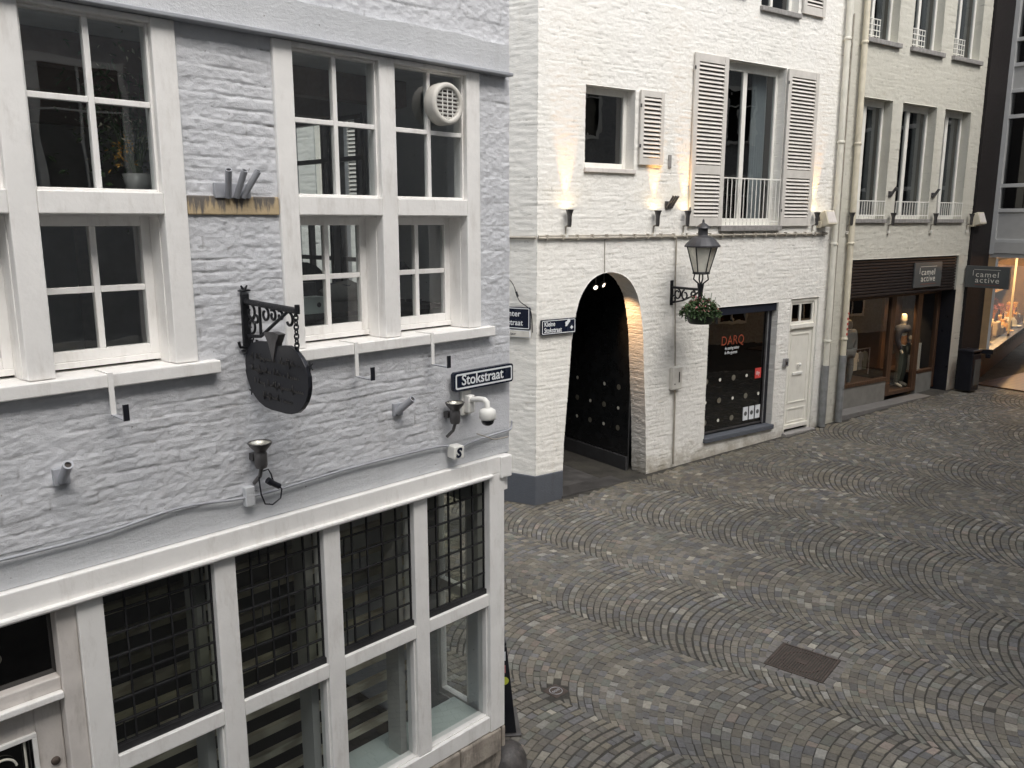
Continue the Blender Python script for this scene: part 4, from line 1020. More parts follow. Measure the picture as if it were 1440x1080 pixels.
MB().box(cx_(7.70), cx_(9.8), .39, 1.3, .70, .78).build('display_deck', M['shopwood'], GC); MB().box(cx_(9.98), cx_(10.86), .39, 1.2, .42, .47).build('display_deck', M['shopwood'], GC)
MB().box(cx_(11.07), cx_(11.8), .39, 1.2, .74, .80).build('display_deck', M['shopwood'], GC)
MB().box(cx_(11.05), cx_(11.8), 1.2, 1.26, .8, 2.6).build('display_panel', M['shopwood'], GC)

# signs of the shop
def shop_sign(name, F, u, d, z, w, h, label, th, rot=0):
    t = thing(name, F, u, d, z, label, 'shop sign'); t.rotation_euler[2] += rot
    MB().box(0, w, -th, 0, 0, h).build('panel', M['signgrey'], t, .006)
    text_mesh('lettering', 'camel', h*.36, M['dotw'], t, w*.24, h*.50, -th-.002, sx=1.12, spacing=1.15); text_mesh('lettering', 'active', h*.36, M['dotw'], t, w*.24, h*.24, -th-.002, sx=1.12, spacing=1.15)
    b = MB(); b.box(w*.20, w*.80, -th-.003, -th, h*.83, h*.845); b.box(w*.18, w*.19, -th-.003, -th, h*.55, h*.8); b.build('corner_line', M['dotw'], t); MB().box(w*.24, w*.8, -th-.003, -th, h*.13, h*.145).build('underline', M['orange'], t)
    return t
shop_sign('shop_sign', FB, 10.05, .028, 2.80, 1.10, .53, 'grey camel active sign fixed flat on the dark slatted fascia', .03)
t = shop_sign('projecting_sign', FB, 12.2, -.95, 2.74, .95, .48, 'grey camel active sign projecting from the cream wall at the dark pier', .07, rot=0)
t.location = FB.P(12.20, -.03, 2.74); t.rotation_euler[2] = FB.rz-PI/2
MB().tube([(-.02, -.035, .40), (.1, -.035, .40)], .015, 8).build('bracket', M['darkmetal'], t)

# ---- dark pier + modern building
GM = thing('modern_shop_building', FM, 0, 0, 0, 'modern building with wide metal framed windows and a black brick pier', 'building')
# local: x = out from white row, y = away from the square (depth), z up
b = MB(); b.box(-.35, .06, -.86, -.02, .2, 12); b.build('brick_pier', M['darkbrick'], GM)
zs = [(3.48, 3.72, 'ledge'), (3.80, 4.40, 'panel'), (4.48, 4.95, 'glass'), (5.03, 6.45, 'glass'), (6.55, 7.0, 'glass'), (7.08, 7.55, 'panel'), (7.63, 8.08, 'glass'), (8.17, 10.4, 'glass')]
b = MB(); b.box(.02, .16, -.03, .2, 3.45, 12)
for z in (3.72, 4.40, 4.95, 6.45, 7.0, 7.55, 8.08, 10.4): b.box(.16, 4.2, -.02, .12, z, z+.08)
b.box(2.2, 2.3, -.015, .12, 3.8, 10.4)
mf = b.build('window_frame', M['mframe'], GM, .006)
for z0, z1, k in zs:
    if k == 'glass':
        pane(.16, 4.2, z0, z1, .06, mf, M['glassdark'])
    else: MB().box(.16, 4.2, .02 if k == 'panel' else -.03, .2, z0, z1-.001).build('panel', M['panel'], GM)
room(GM, .0, 4.3, .2, 3, 3.45, 12, M['interiordark'])
MB().box(0, 4.3, 0.01, 3, 10.48, 12).build('upper_wall', M['panel'], GM)
MB().box(0.0, 4.3, .0, 6.5, 3.38, 3.47).build('soffit', M['panel'], GM)
MB().box(-.3, 4.3, 6.5, 6.6, 0, 12).build('back_wall', M['interiordark'], GM)
fl = MB().box(.06, 6.5, -.02, 9, .2, .405).build('entrance_floor', M['brownfloor'], GM)
# slanting shop window under it
GV = thing('display_window', FV, 0, 0, 0, 'brightly lit shop window of the modern building, slanting back over a brown floor', 'shop window')
MB().box(.05, 9, -.10, .7, 1.13, 1.24).box(.05, 9, -.06, .05, 1.03, 1.13).build('window_ledge', M['blackpaint'], GV, .01)
MB().box(.05, 9, .25, .35, .40, 1.13).build('recessed_base', M['shopwood'], GV)
b = MB()
for x in (.05, 3.3, 6.4): b.box(x, x+.04, .0, .05, 1.24, 3.36)
b.box(.10, 9, .002, .048, 3.30, 3.36); b.build('frame', M['mframe'], GV)
pane(.1, 9, 1.24, 3.3, .025, GV, M['glassclear'])
MB().quad((.05, 1.3, 1.24), (9, 1.3, 1.24), (9, 1.3, 3.38), (.05, 1.3, 3.38)).quad((.05, .05, 1.24), (.05, 1.3, 1.24), (.05, 1.3, 3.38), (.05, .05, 3.38)).quad((9, .05, 1.24), (9, 1.3, 1.24), (9, 1.3, 3.38), (9, .05, 3.38)).build('display_back', M['warmwall'], GV)
MB().box(.1, 9, .85, 1.3, 2.10, 2.12).build('glass_shelf', M['warmwall'], GV); MB().box(.1, 9, .06, 1.3, 3.36, 3.38).build('display_ceiling', M['panel'], GV)

# ================================================================== interior display things
def blob_figure(name, F, u, d, z, rot, label, pose, h=1.84):
    """mannequin: one skinned body with garments as children"""
    t = thing(name, F, u, d, z, label, 'mannequin'); t.rotation_euler[2] += rot
    s = h/1.84
    J = {'pel': (0, 0, .95), 'sp': (0, .01, 1.12), 'ch': (0, .0, 1.33), 'nk': (0, .0, 1.50), 'hd': (0, -.01, 1.60), 'tp': (0, -.005, 1.78),
         'hl': (-.10, 0, .92), 'kl': (-.11, -.03, .50), 'al': (-.12, .02, .09), 'fl': (-.13, -.14, .03), 'hr': (.10, 0, .92), 'kr': (.12, -.05, .50), 'ar': (.13, .0, .09), 'fr': (.15, -.15, .03),
         'sl': (-.19, 0, 1.44), 'el': (-.25, .02, 1.16), 'wl': (-.24, -.08, .92), 'gl': (-.235, -.12, .83), 'sr': (.19, 0, 1.44), 'er': (.26, .03, 1.17), 'wr': (.22, -.12, .98), 'gr': (.20, -.19, .93)}
    if pose: J.update(pose)
    rad = {'pel': .14, 'sp': .12, 'ch': .145, 'nk': .055, 'hd': .085, 'tp': .06, 'hl': .09, 'kl': .06, 'al': .038, 'fl': .032, 'hr': .09, 'kr': .06, 'ar': .038, 'fr': .032, 'sl': .06, 'el': .042, 'wl': .028, 'gl': .03, 'sr': .06, 'er': .042, 'wr': .028, 'gr': .03}
    E_ = ['pel-sp', 'sp-ch', 'ch-nk', 'nk-hd', 'hd-tp', 'pel-hl', 'hl-kl', 'kl-al', 'al-fl', 'pel-hr', 'hr-kr', 'kr-ar', 'ar-fr', 'ch-sl', 'sl-el', 'el-wl', 'wl-gl', 'ch-sr', 'sr-er', 'er-wr', 'wr-gr']
    def skin(nm, keys, grow, m, smooth=2):
        ks = [k for k in J if k in keys]; me = bpy.data.meshes.new(nm)
        me.from_pydata([Vector(J[k])*s for k in ks], [(ks.index(a), ks.index(b_)) for a, b_ in (e.split('-') for e in E_) if a in ks and b_ in ks], [])
        o = bpy.data.objects.new(nm, me); C.objects.link(o); o.parent = t
        md = o.modifiers.new('skin', 'SKIN'); me.skin_vertices
        if not me.skin_vertices: pass
        sv = me.skin_vertices[0].data
        for i, k in enumerate(ks): r_ = rad[k]*s+grow; sv[i].radius = (r_*1.12, r_*.8 if k in ('ch', 'sp', 'pel') else r_)
        root_ = 'pel' if 'pel' in ks else ('ch' if 'ch' in ks else ks[0]); sv[ks.index(root_)].use_root = True
        sd = o.modifiers.new('sub', 'SUBSURF'); sd.levels = sd.render_levels = smooth
        me.materials.append(m); return o
    skin('body', list(J), 0, M['skin'])
    return t, skin
t, sk = blob_figure('mannequin', FB, 10.86, .60, .48, R(10), 'bald cream mannequin in orange shirt and open dark jacket, lit behind the middle shop pane', {}, 1.74)
sk('trousers', ['pel', 'hl', 'kl', 'al', 'hr', 'kr', 'ar'], .018, M['cloth_olive']); sk('shirt', ['pel', 'sp', 'ch'], .018, M['cloth_orange'])
sk('jacket', ['ch', 'sl', 'el', 'wl', 'sr', 'er', 'wr'], .022, M['cloth_dark'])
t, sk = blob_figure('mannequin', FB, 8.72, .60, .72, R(-15), 'grey clothed mannequin behind the left end of the dark shop window', {'wl': (-.26, 0, .92), 'gl': (-.26, -.02, .83), 'wr': (.26, 0, .92), 'gr': (.27, -.02, .83)}, 1.50)
sk('trousers', ['pel', 'hl', 'kl', 'al', 'hr', 'kr', 'ar'], .018, M['cloth_grey']); sk('coat', ['pel', 'sp', 'ch', 'sl', 'el', 'wl', 'sr', 'er', 'wr'], .03, M['cloth_grey']); sk('hood', ['nk', 'hd', 'tp'], .02, M['cloth_grey'])
for i, (u, m_, lb) in enumerate(((9.62, 'skin', 'pale shirt hanging in the dark shop window'), (9.80, 'cloth_grey', 'grey jacket hanging next to the pale shirt in the shop window'), (9.98, 'cloth_olive', 'olive jacket hanging at the right of the row in the shop window'))):
    t = thing('hanging_garment', FB, u, .95, .92, lb, 'garment'); t.scale = (.62, .62, .62)
    MB().prism([(-.12, 0), (.12, 0), (.12, .42), (.22, .2), (.26, .24), (.14, .62), (.04, .66), (-.04, .66), (-.14, .62), (-.26, .24), (-.22, .2), (-.12, .42)], -.04, .04).build('cloth', M[m_], t, .02)
    MB().tube([(-.1, 0, .6), (0, 0, .68), (.1, 0, .6)], .006).tube([(0, 0, .68), (0, 0, .76)], .004).build('hanger', M['galv'], t)
tag(MB().tube([(0, 0, 0), (.75, 0, 0)], .012).tube([(0, 0, 0), (0, 0, -.60)], .012).tube([(.75, 0, 0), (.75, 0, -.60)], .012).build('clothes_rail', M['galv'], None, loc=FB.P(9.42, .95, 1.39), rz=FB.rz), 'thin clothes rail in the dark shop window', 'clothes rail')
t = tag(MB().box(-.17, .17, -.15, .15, 0, .62).build('display_plinth', M['plasticgrime'], None, .006, loc=FB.P(11.50, .72, .80), rz=FB.rz), 'pale square plinth behind the right shop pane', 'plinth')
t = thing('shoe_pair', FB, 11.50, .72, 1.42, 'dark shoes and folded cap on the pale plinth', 'shoes')
b = MB()
for s_ in (-.06, .06): b.tube([(s_, -.13, .03), (s_, -.04, .04), (s_, .06, .05), (s_, .12, .045)], [.03, .042, .04, .034], 10)
b.build('shoe', M['cloth_dark'], t); MB().lathe([(.09, .09), (.085, .13), (.05, .17), (0, .18)], (0, 0, 0), 16).build('cap', M['cloth_grey'], t)
# goods in the lit window
rg = random.Random(21); cols = ['skin', 'cloth_orange', 'leafgold', 'dotw', 'leafgold', 'plasticgrime', 'shopwood', 'skin']
for i in range(60):
    u = .35+.12*i; k = rg.randrange(4); up = (i % 3 == 2); d = .25+.35*rg.random() if not up else 1.02+.1*rg.random(); z = 1.245 if not up else 2.125
    cm = cols[rg.randrange(len(cols))]; nm = {'skin': 'cream', 'cloth_orange': 'orange', 'leafgold': 'golden', 'dotw': 'ivory', 'petal': 'pink', 'plasticgrime': 'pale', 'red': 'red', 'shopwood': 'brown'}[cm]
    kind = ('straw_hat', 'handbag', 'gift_box', 'vase')[k]
    t = thing(kind, FV, u, d, z, '%s %s %s the lit shop window at the right edge' % (nm, kind.replace('_', ' '), 'on the shelf of' if up else 'on the bottom board of'), kind.replace('_', ' '), 'goods in the lit shop window'); gs = rg.uniform(1.3, 1.9); t.scale = (gs, gs, gs)
    if k == 0: MB().lathe([(.20, .02), (.13, .03), (.12, .10), (.08, .15), (0, .16)], (0, 0, 0), 18).build('crown', M[cm], t); MB().lathe([(.122, .04), (.122, .07)], (0, 0, 0), 18).build('band', M['cloth_dark'], t)
    elif k == 1:
        MB().prism([(-.15, 0), (.15, 0), (.12, .2), (-.12, .2)], -.05, .05).build('pouch', M[cm], t, .015); MB().tube([(.08*math.cos(a*PI/8), 0, .2+.11*math.sin(a*PI/8)) for a in range(9)], .008, 6).build('handle', M['cloth_dark'], t)
    elif k == 2: MB().box(-.11, .11, -.09, .09, 0, .34 if i % 8 == 2 else .15).build('carton', M[cm], t, .006); MB().box(-.112, .112, -.015, .015, .0, .153).build('ribbon', M['red'], t)
    else: MB().lathe([(.0, .0), (.05, .0), (.085, .08), (.075, .17), (.03, .25), (.04, .30)], (0, 0, 0), 18).build('vessel', M[cm], t); leafcloud('bouquet', 40, (0, 0, .36), (.05, .05, .05), .03, M['petal'], t, rg)

# ================================================================== things on the white row
street_sign('street_sign', FB, .045, -.03, 2.575, .64, .222, [('Kleine', .05, .125, .098, .8), ('Stokstraat', .05, .035, .098, .8)], 'dark blue enamel sign reading Kleine Stokstraat beside the arch', .01)
t = thing('sticker_remains', FB, .52, -.064, 2.72, 'torn white sticker remains on the Kleine Stokstraat sign', 'sticker')
b = MB(); rs = random.Random(2)
for k in range(5):
    cx, cz, r_ = rs.uniform(-.05, .05), rs.uniform(-.03, .045), rs.uniform(.015, .035)
    b.add([(cx+r_*rs.uniform(.6, 1.2)*math.cos(a*PI/4), -.001*k, cz+r_*rs.uniform(.6, 1.2)*math.sin(a*PI/4)) for a in range(8)], [tuple(range(8))])
b.add([(.085+.03*math.cos(a*PI/2), -.001, -.06+.03*math.sin(a*PI/2)) for a in range(4)], [(0, 1, 2, 3)]); b.build('paper', M['signwhite'], t)
t = street_sign('street_sign', FS, -.80, -.03, 2.655, .725, .325, [('Achter', .235, .19, .12, 1.0), ('straat', .36, .06, .12, .9)], 'dark blue enamel sign reading Achter straat, half hidden by the grey corner', .012)
t = thing('street_name_plate', FS, -.80, -.03, 2.535, 'narrow white enamel plate under the half hidden blue sign', 'name plate')
MB().box(0, .725, -.025, 0, 0, .112).build('plate', M['signwhite'], t, .008); MB().box(.012, .713, -.0265, -.025, .012, .1).build('field', M['plasticgrime'], t)
text_mesh('lettering', 'Fe laur', .06, M['signblue'], t, .33, .035, -.028, sx=1.0)
cable('hanging_wire', FS, [(-.50, -.03, 3.43), (-.36, -.04, 3.30), (-.26, -.05, 3.08), (-.13, -.05, 2.99), (-.06, -.055, 2.9), (-.045, -.04, 2.62)], .007, M['iron'], 'dark wire dangling above the half hidden street sign', 'wire')
tag(MB().tube([(0, 0, 0), (.03, -.005, -.07)], .018, 8).build('wire_joint', M['iron'], None, loc=FS.P(-.30, -.06, 3.20), rz=FS.rz), 'dark plug joint on the wire above the half hidden sign', 'cable joint')

# conduit and sconces
b = MB(); b.tube([(.0, -.03, 3.965), (1.3, -.035, 3.955), (2.74, -.03, 3.965), (3.3, -.035, 3.97), (6.8, -.03, 3.975)], .021, 8); b.tube([(0, -.03, 3.995), (2.7, -.03, 3.99)], .010, 6)
for k in range(24): x = .15+k*.285; b.box(x-.012, x+.012, -.056, 0, 3.935, 4.01)
t = tag(b.build('conduit', M['conduit'], None, loc=FB.P(0, 0, 0), rz=FB.rz), 'long horizontal cable pipe across the white wall beneath the wall lights', 'pipe')
t.location = FB.P(0, 0, 0)
t = tag(MB().tube([(-.5, -.03, 3.93), (0, -.03, 3.93)], .02, 8).tube([(-.5, -.03, 3.93), (-.5, -.02, 4.06)], .015, 8).build('conduit', M['conduit'], None, loc=FS.P(0, 0, .04), rz=FS.rz), 'short cable pipe on the splayed side wall behind the grey corner', 'pipe')
t = tag(MB().tube([(2.70, -.035, 3.955), (2.77, -.035, 3.94), (2.78, -.035, 3.88), (2.785, -.035, 3.3), (2.86, -.035, 1.85)], .013, 8).build('conduit', M['conduit'], None, loc=FB.P(0, 0, 0), rz=FB.rz), 'thin vertical pipe running down from the long pipe to the meter box', 'pipe')
t = tag(MB().tube([(2.88, -.035, 1.45), (2.90, -.035, .15)], .016, 8).build('conduit', M['conduit'], None, loc=FB.P(0, 0, 0), rz=FB.rz), 'vertical pipe between the meter box and the ground', 'pipe')
tag(MB().tube([(1.265, -.018, 3.94), (1.275, -.018, 3.44)], .006, 6).build('thin_wire', M['conduit'], None, loc=FB.P(0, 0, 0), rz=FB.rz), 'thin wire from the long pipe down to the top of the arch', 'wire')
t = thing('meter_box', FB, 2.87, 0, 1.45, 'narrow grubby white meter box on the vertical pipe', 'meter box')
MB().box(-.11, .12, -.09, 0, 0, .385).build('housing', M['plasticgrime'], t, .02); MB().box(.03, .055, -.093, -.09, .12, .3).build('slot', M['darkfill'], t); MB().lathe([(.014, -.093), (0, -.093)], (-.06, 0, .1), 12, 'y').build('lock', M['darkfill'], t)
SC = ['leftmost lit wall lamp, nearest the grey house', 'lit wall lamp right of the arch, below the small shutter', 'lit wall lamp beside the left tall shutter, behind the lantern', 'lit wall lamp right of the right tall shutter']
def sconce(u, lit, label, grp, F=FB):
    t = thing('wall_lamp', F, u, -.10, 4.12, label, 'wall lamp', grp)
    b = MB(); b.lathe([(0, 0), (.022, .0), (.03, .03), (.033, .16), (.05, .22), (.06, .245)], (0, 0, 0), 18); b.build('body', M['darkmetal'], t)
    b = MB(); b.tube([(0, 0, .03), (0, .09, .0)], .014, 8); b.tube([(0, .085, .0), (.0, .085, -.13)], .011, 6); b.build('arm', M['conduit'], t)
    MB().box(-.03, .03, .05, .1, -.17, -.11).build('socket_box', M['plasticgrime'], t, .01)
    o = MB(); o.lathe([(.055, .238), (0, .225)], (0, 0, 0), 18); o.build('bulb', M['bulb'] if lit else M['reflector'], t)
    if lit:
        ld = bpy.data.lights.new('lamp_light', 'SPOT'); ld.energy = LAMP; ld.color = (1, .50, .15); ld.spot_size = R(32); ld.spot_blend = .8; ld.shadow_soft_size = .03
        lo = bpy.data.objects.new('lamp_light', ld); C.objects.link(lo); lo.parent = t; lo.location = (0, .0, .25); lo.rotation_euler = (R(180-6), 0, 0)
    return t
LAMP = 48
for i, u in enumerate((.51, 2.28, 2.95, 6.36)): sconce(u, True, SC[i], 'lit wall lamps on the white house')
SC2 = ['unlit wall lamp left of the first cream house window, by the downpipe', 'unlit wall lamp between the first and second cream house windows', 'unlit wall lamp between the second and third cream house windows', 'unlit wall lamp right of the third cream house window']
for i, u in enumerate((7.46, 8.88, 10.50, 12.02)): sconce(u, False, SC2[i], 'unlit wall lamps on the cream house')
def fork(u, z, label, s=1.0, n=3):
    t = thing('flag_holder', FB, u, 0, z, label, 'flag holder', 'multi tube flag holders on the white row')
    MB().box(-.08*s, .07*s, -.02, 0, -.03, .08*s).build('plate', M['darkmetal'], t, .003)
    for k in range(n): x = -.06*s+k*.055*s; MB().tube([(x, -.03, -.02), (x+.05*s, -.12, .16*s)], .018*s, 8).build('tube', M['darkmetal'], t)
fork(2.60, 4.43, 'dark three tube flag holder between two lit wall lamps'); fork(8.86, 4.72, 'dark flag holder above the lamp between the first two cream house windows', .9, 2); fork(10.48, 4.72, 'dark flag holder above the lamp between the last two cream house windows', .9, 2)
tag(MB().box(-.035, .035, -.015, 0, -.1, .1).build('wall_plate', M['sill'], None, .01, loc=FB.P(2.59, -.005, 5.12), rz=FB.rz), 'small grey metal plate on the white wall left of the tall shutter', 'plate')
for u, lb in ((6.66, 'tilted beige floodlight box beside the right tall shutter and downpipe'), (12.30, 'tilted beige floodlight box at the right end of the cream house')):
    t = thing('floodlight_box', FB, u, -.05, 4.08, lb, 'floodlight')
    T = Matrix.Rotation(R(-20), 4, 'X')
    MB().box(-.13, .15, -.20, -.05, .0, .27, T).build('housing', M['pipecream'], t, .012); MB().box(-.11, .13, -.206, -.2, .03, .24, T).build('front_glass', M['warmgrey'], t); MB().box(-.16, -.02, -.04, .05, .0, .12).build('bracket', M['pipecream'], t, .006)
t = thing('intercom', FB, 5.80, 0, 1.56, 'small steel intercom on the wall left of the white door', 'intercom')
MB().box(-.05, .07, -.05, 0, -.02, .13).build('housing', M['galv'], t, .006); MB().box(-.01, .04, -.053, -.05, .01, .07).build('screen', M['blackpaint'], t)

# downpipes
def pipe(u0, u1, z0, z1, r, mt, lower, zl, label, cat='downpipe', sleeve=None):
    t = thing('downpipe', FB, u0, -.09, z0, label, cat, None)
    b = MB(); b.tube([(u1-u0, 0, z1-z0), (0, 0, zl-z0)], r, 12); b.build('pipe', M[mt], t)
    MB().tube([(0, 0, zl-z0), (0, 0, 0)], r*1.25, 12).build('lower_pipe', M[lower], t)
    b = MB()
    for z in (1.9, 3.75, 5.6, 7.4, 9.2):
        f_ = (z-zl)/(z1-zl) if z > zl else 0; b.lathe([(r*1.02, 0), (r*1.22, .01), (r*1.22, .05), (r*1.02, .06)], ((u1-u0)*f_, 0, z-z0), 12); b.box((u1-u0)*f_-.01, (u1-u0)*f_+.01, 0, .09, z-z0, z-z0+.04)
    b.build('bracket', M[mt], t)
    if sleeve:
        b = MB()
        for k in range(5): b.lathe([(r*1.04, k*.1), (r*1.05, k*.1+.05)], (0, 0, sleeve-z0), 12)
        b.build('tape', M['rope'], t)
    return t
pipe(6.98, 6.90, .235, 11.3, .055, 'pipewhite', 'pipegrey', 1.45, 'white downpipe between the white door and the cream house')
pipe(7.53, 7.42, .25, 11.3, .055, 'pipecream', 'pipegrey', 1.6, 'cream downpipe with red tape left of the dark shopfront', sleeve=2.0)
t = tag(MB().tube([(0, 0, 0), (0, 0, 7.5)], .016, 6).build('cable_pipe', M['conduit'], None, loc=FB.P(7.18, -.02, .4), rz=FB.rz), 'thin dark cable pipe in the joint between white and cream houses', 'pipe')

# street lantern
t = thing('street_lantern', FB, 2.74, 0, 2.88, 'old black street lantern with cloudy glass on a scrolled wall bracket above the flower basket', 'street lamp')
DB = -.62; UX = .001
# bracket runs out from the wall; the lantern stands at its end
MB().box(-.03, .03, -.02, 0, -.02, .38).build('wall_bar', M['iron'], t, .006)
bb = MB(); bb.tube([(0, -.02, .27), (UX, DB, .27)], .02, 8); bb.build('arm', M['iron'], t)
b = MB()
def sc3(f, cz, r0, a0, a1):
    return [(UX*(f+(r0*(1-.5*k/16))*math.cos(R(a0+(a1-a0)*k/16))/.74), DB*(f+(r0*(1-.5*k/16))*math.cos(R(a0+(a1-a0)*k/16))/.74), cz+(r0*(1-.5*k/16))*math.sin(R(a0+(a1-a0)*k/16))) for k in range(17)]
for f_, cz, r0, a0, a1 in ((.22, .17, .09, 80, -320), (.48, .16, .085, 100, 460), (.75, .19, .065, 80, -300), (.10, .08, .06, 90, 420)): b.tube(sc3(f_, cz, r0, a0, a1), .014, 6)
b.tube([(0, -.02, .02), (UX*.4, DB*.4, .07), (UX*.75, DB*.75, .16), (UX, DB, .25)], .014, 6)
b.build('scrolls', M['iron'], t)
X, Y = UX, DB
b = MB(); b.tube([(X, Y, .02), (X, Y, .12), (X, Y, .27), (X, Y, .36)], [.008, .03, .042, .055], 10); b.build('socket', M['iron'], t)
b = MB()
for k in range(4):
    a = k*PI/2+.5; b.tube([(X+.03*math.cos(a), Y+.03*math.sin(a), .36), (X+.115*math.cos(a), Y+.115*math.sin(a), .43), (X+.10*math.cos(a), Y+.10*math.sin(a), .52)], .012, 6)
b.lathe([(.11, .51), (.135, .515), (.135, .535), (.11, .54)], (X, Y, 0), 20); b.build('cradle', M['iron'], t)
nb = 6
b = MB(); b.smooth = False
r0, r1, z0, z1 = .115, .225, .54, .935
ring = lambda r_, z_: [(X+r_*math.cos(2*PI*k/nb+.3), Y+r_*math.sin(2*PI*k/nb+.3), z_) for k in range(nb)]
b.add(ring(r0, z0)+ring(r1, z1), [(k, (k+1) % nb, nb+(k+1) % nb, nb+k) for k in range(nb)]); b.build('glass_body', M['frost'], t)
b = MB()
A0, A1 = ring(r0+.004, z0), ring(r1+.004, z1)
for k in range(nb): b.tube([A0[k], A1[k]], .010, 6)
for k in range(nb): b.tube([A1[k], A1[(k+1) % nb]], .014, 6); b.tube([A0[k], A0[(k+1) % nb]], .011, 6)
b.build('glazing_bars', M['iron'], t)
b = MB(); b.lathe([(.275, .93), (.275, .95), (.235, 1.0), (.17, 1.07), (.085, 1.10), (.075, 1.11), (.075, 1.20), (.07, 1.21), (.115, 1.215), (.10, 1.24), (.05, 1.28), (.02, 1.30), (.016, 1.34), (.0, 1.36)], (X, Y, 0), 20, smooth=False); b.build('roof', M['iron2'], t)
# hanging basket
t = thing('hanging_basket', FB, 2.75, -.64, 2.62, 'dark hanging basket of pink flowers and green leaves under the street lantern', 'flower basket')
b = MB(); b.lathe([(0, 0), (.17, .0), (.19, .02), (.255, .20), (.265, .22), (.25, .22), (.2, .05)], (0, 0, 0), 24); b.build('basket', M['pot'], t)
b = MB()
for k in range(3): a = k*2.1+.3; b.tube([(.25*math.cos(a), .25*math.sin(a), .21), (0, 0, .48)], .004, 5)
b.build('chain', M['iron'], t)
rb = random.Random(8)
def mound(n, size, m, nm, zmin=.18, rr_=.30, droop=.5):
    b = MB()
    for _ in range(n):
        a = rb.uniform(0, 6.3); q = rb.random()**.5*rr_; z = zmin+(.20)*(1-(q/rr_)**2)*rb.uniform(.5, 1.1)-max(0, q-.22)*droop*rb.random()*2
        if rb.random() < .06: z += .06
        T = Matrix.Translation((q*math.cos(a)*1.08, q*math.sin(a), z)) @ Euler((rb.uniform(-.9, .9), rb.uniform(-.9, .9), rb.uniform(0, 6.3))).to_matrix().to_4x4(); sz = size*rb.uniform(.6, 1.3)
        b.add([T @ Vector(v) for v in ((-sz, 0, 0), (-.1*sz, .5*sz, .12*sz), (sz, 0, -.1*sz), (-.1*sz, -.5*sz, .12*sz))], [(0, 1, 2, 3)])
    return b.build(nm, m, t)
mound(900, .036, M['leaf'], 'leaves'); mound(420, .028, M['leaf2'], 'light_leaves', .19, .31, .55); mound(130, .027, M['petal'], 'blossom', .22, .29, .4); mound(40, .022, M['dotw'], 'pale_blossom', .21, .29)
b = MB()
for k in range(26):
    a = rb.uniform(0, 6.3); q = rb.uniform(.22, .28); l_ = rb.uniform(.05, .17); c_, s_ = math.cos(a), math.sin(a)
    b.tube([(q*c_, q*s_, .22), ((q+.05)*c_, (q+.05)*s_, .20), ((q+.07)*c_, (q+.07)*s_, .20-l_)], .004, 4)
    for j in range(5): z_ = .2-l_*j/5; sz = .022; x_, y_ = (q+.065)*c_, (q+.065)*s_; w2 = rb.uniform(-.02, .02); b.add([(x_-sz, y_+w2, z_), (x_, y_+w2-.01, z_+.012), (x_+sz, y_+w2, z_-.008), (x_, y_+w2+.01, z_-.012)], [(0, 1, 2, 3)])
for k in range(9):
    a = rb.uniform(0, 6.3); q = rb.uniform(.02, .2); b.tube([(q*math.cos(a), q*math.sin(a), .3), (q*1.15*math.cos(a), q*1.15*math.sin(a), rb.uniform(.42, .5))], .004, 4)
b.build('trailing_leafy_stems', M['leaf'], t)  # trailing stems with small leaves, plus a few upright stalks

# litter bin
t = thing('litter_bin', FB, 12.05, -.36, .40, 'black litter bin with grey panel in front of the dark brick pier', 'litter bin')
MB().box(-.19, .19, -.17, .17, .02, .86).build('body', M['blackpaint'], t, .02); MB().box(-.10, .17, -.182, -.17, .15, .74).build('panel', M['signgrey'], t, .005)
MB().box(-.20, .20, -.18, .18, .90, .96).build('lid', M['blackpaint'], t, .03); MB().box(-.19, -.16, -.15, .15, .85, .92).box(.16, .19, -.15, .15, .85, .92).build('lid_post', M['blackpaint'], t)

# ================================================================== GROUND
b = MB(); n = 60; xs = [-40+100*i/n for i in range(n+1)]; ys = [-25+90*i/n for i in range(n+1)]
xs = sorted(set(xs+[x*.5-2 for x in range(50)])); ys = sorted(set(ys+[4+y*.5 for y in range(50)])); nx_, ny_ = len(xs), len(ys)
b.add([(x, y, gz(x, y)-.0048) for x in xs for y in ys], [(i*ny_+j, (i+1)*ny_+j, (i+1)*ny_+j+1, i*ny_+j+1) for i in range(nx_-1) for j in range(ny_-1)])
m, nt, bs = mat('sandy joints and grit'); co = coords(nt)
r_ = ramp(nt, noise(nt, co, 3, 6, .7), [(.3, (.030, .028, .024)), (.55, (.052, .048, .041)), (.75, (.055, .055, .04))]); L(nt, r_.outputs[0], bs.inputs['Base Color']); bs.inputs['Roughness'].default_value = .95
bump(nt, bs, noise(nt, co, 90, 4), .6, .01)
tag(b.build('ground', m), kind='structure')

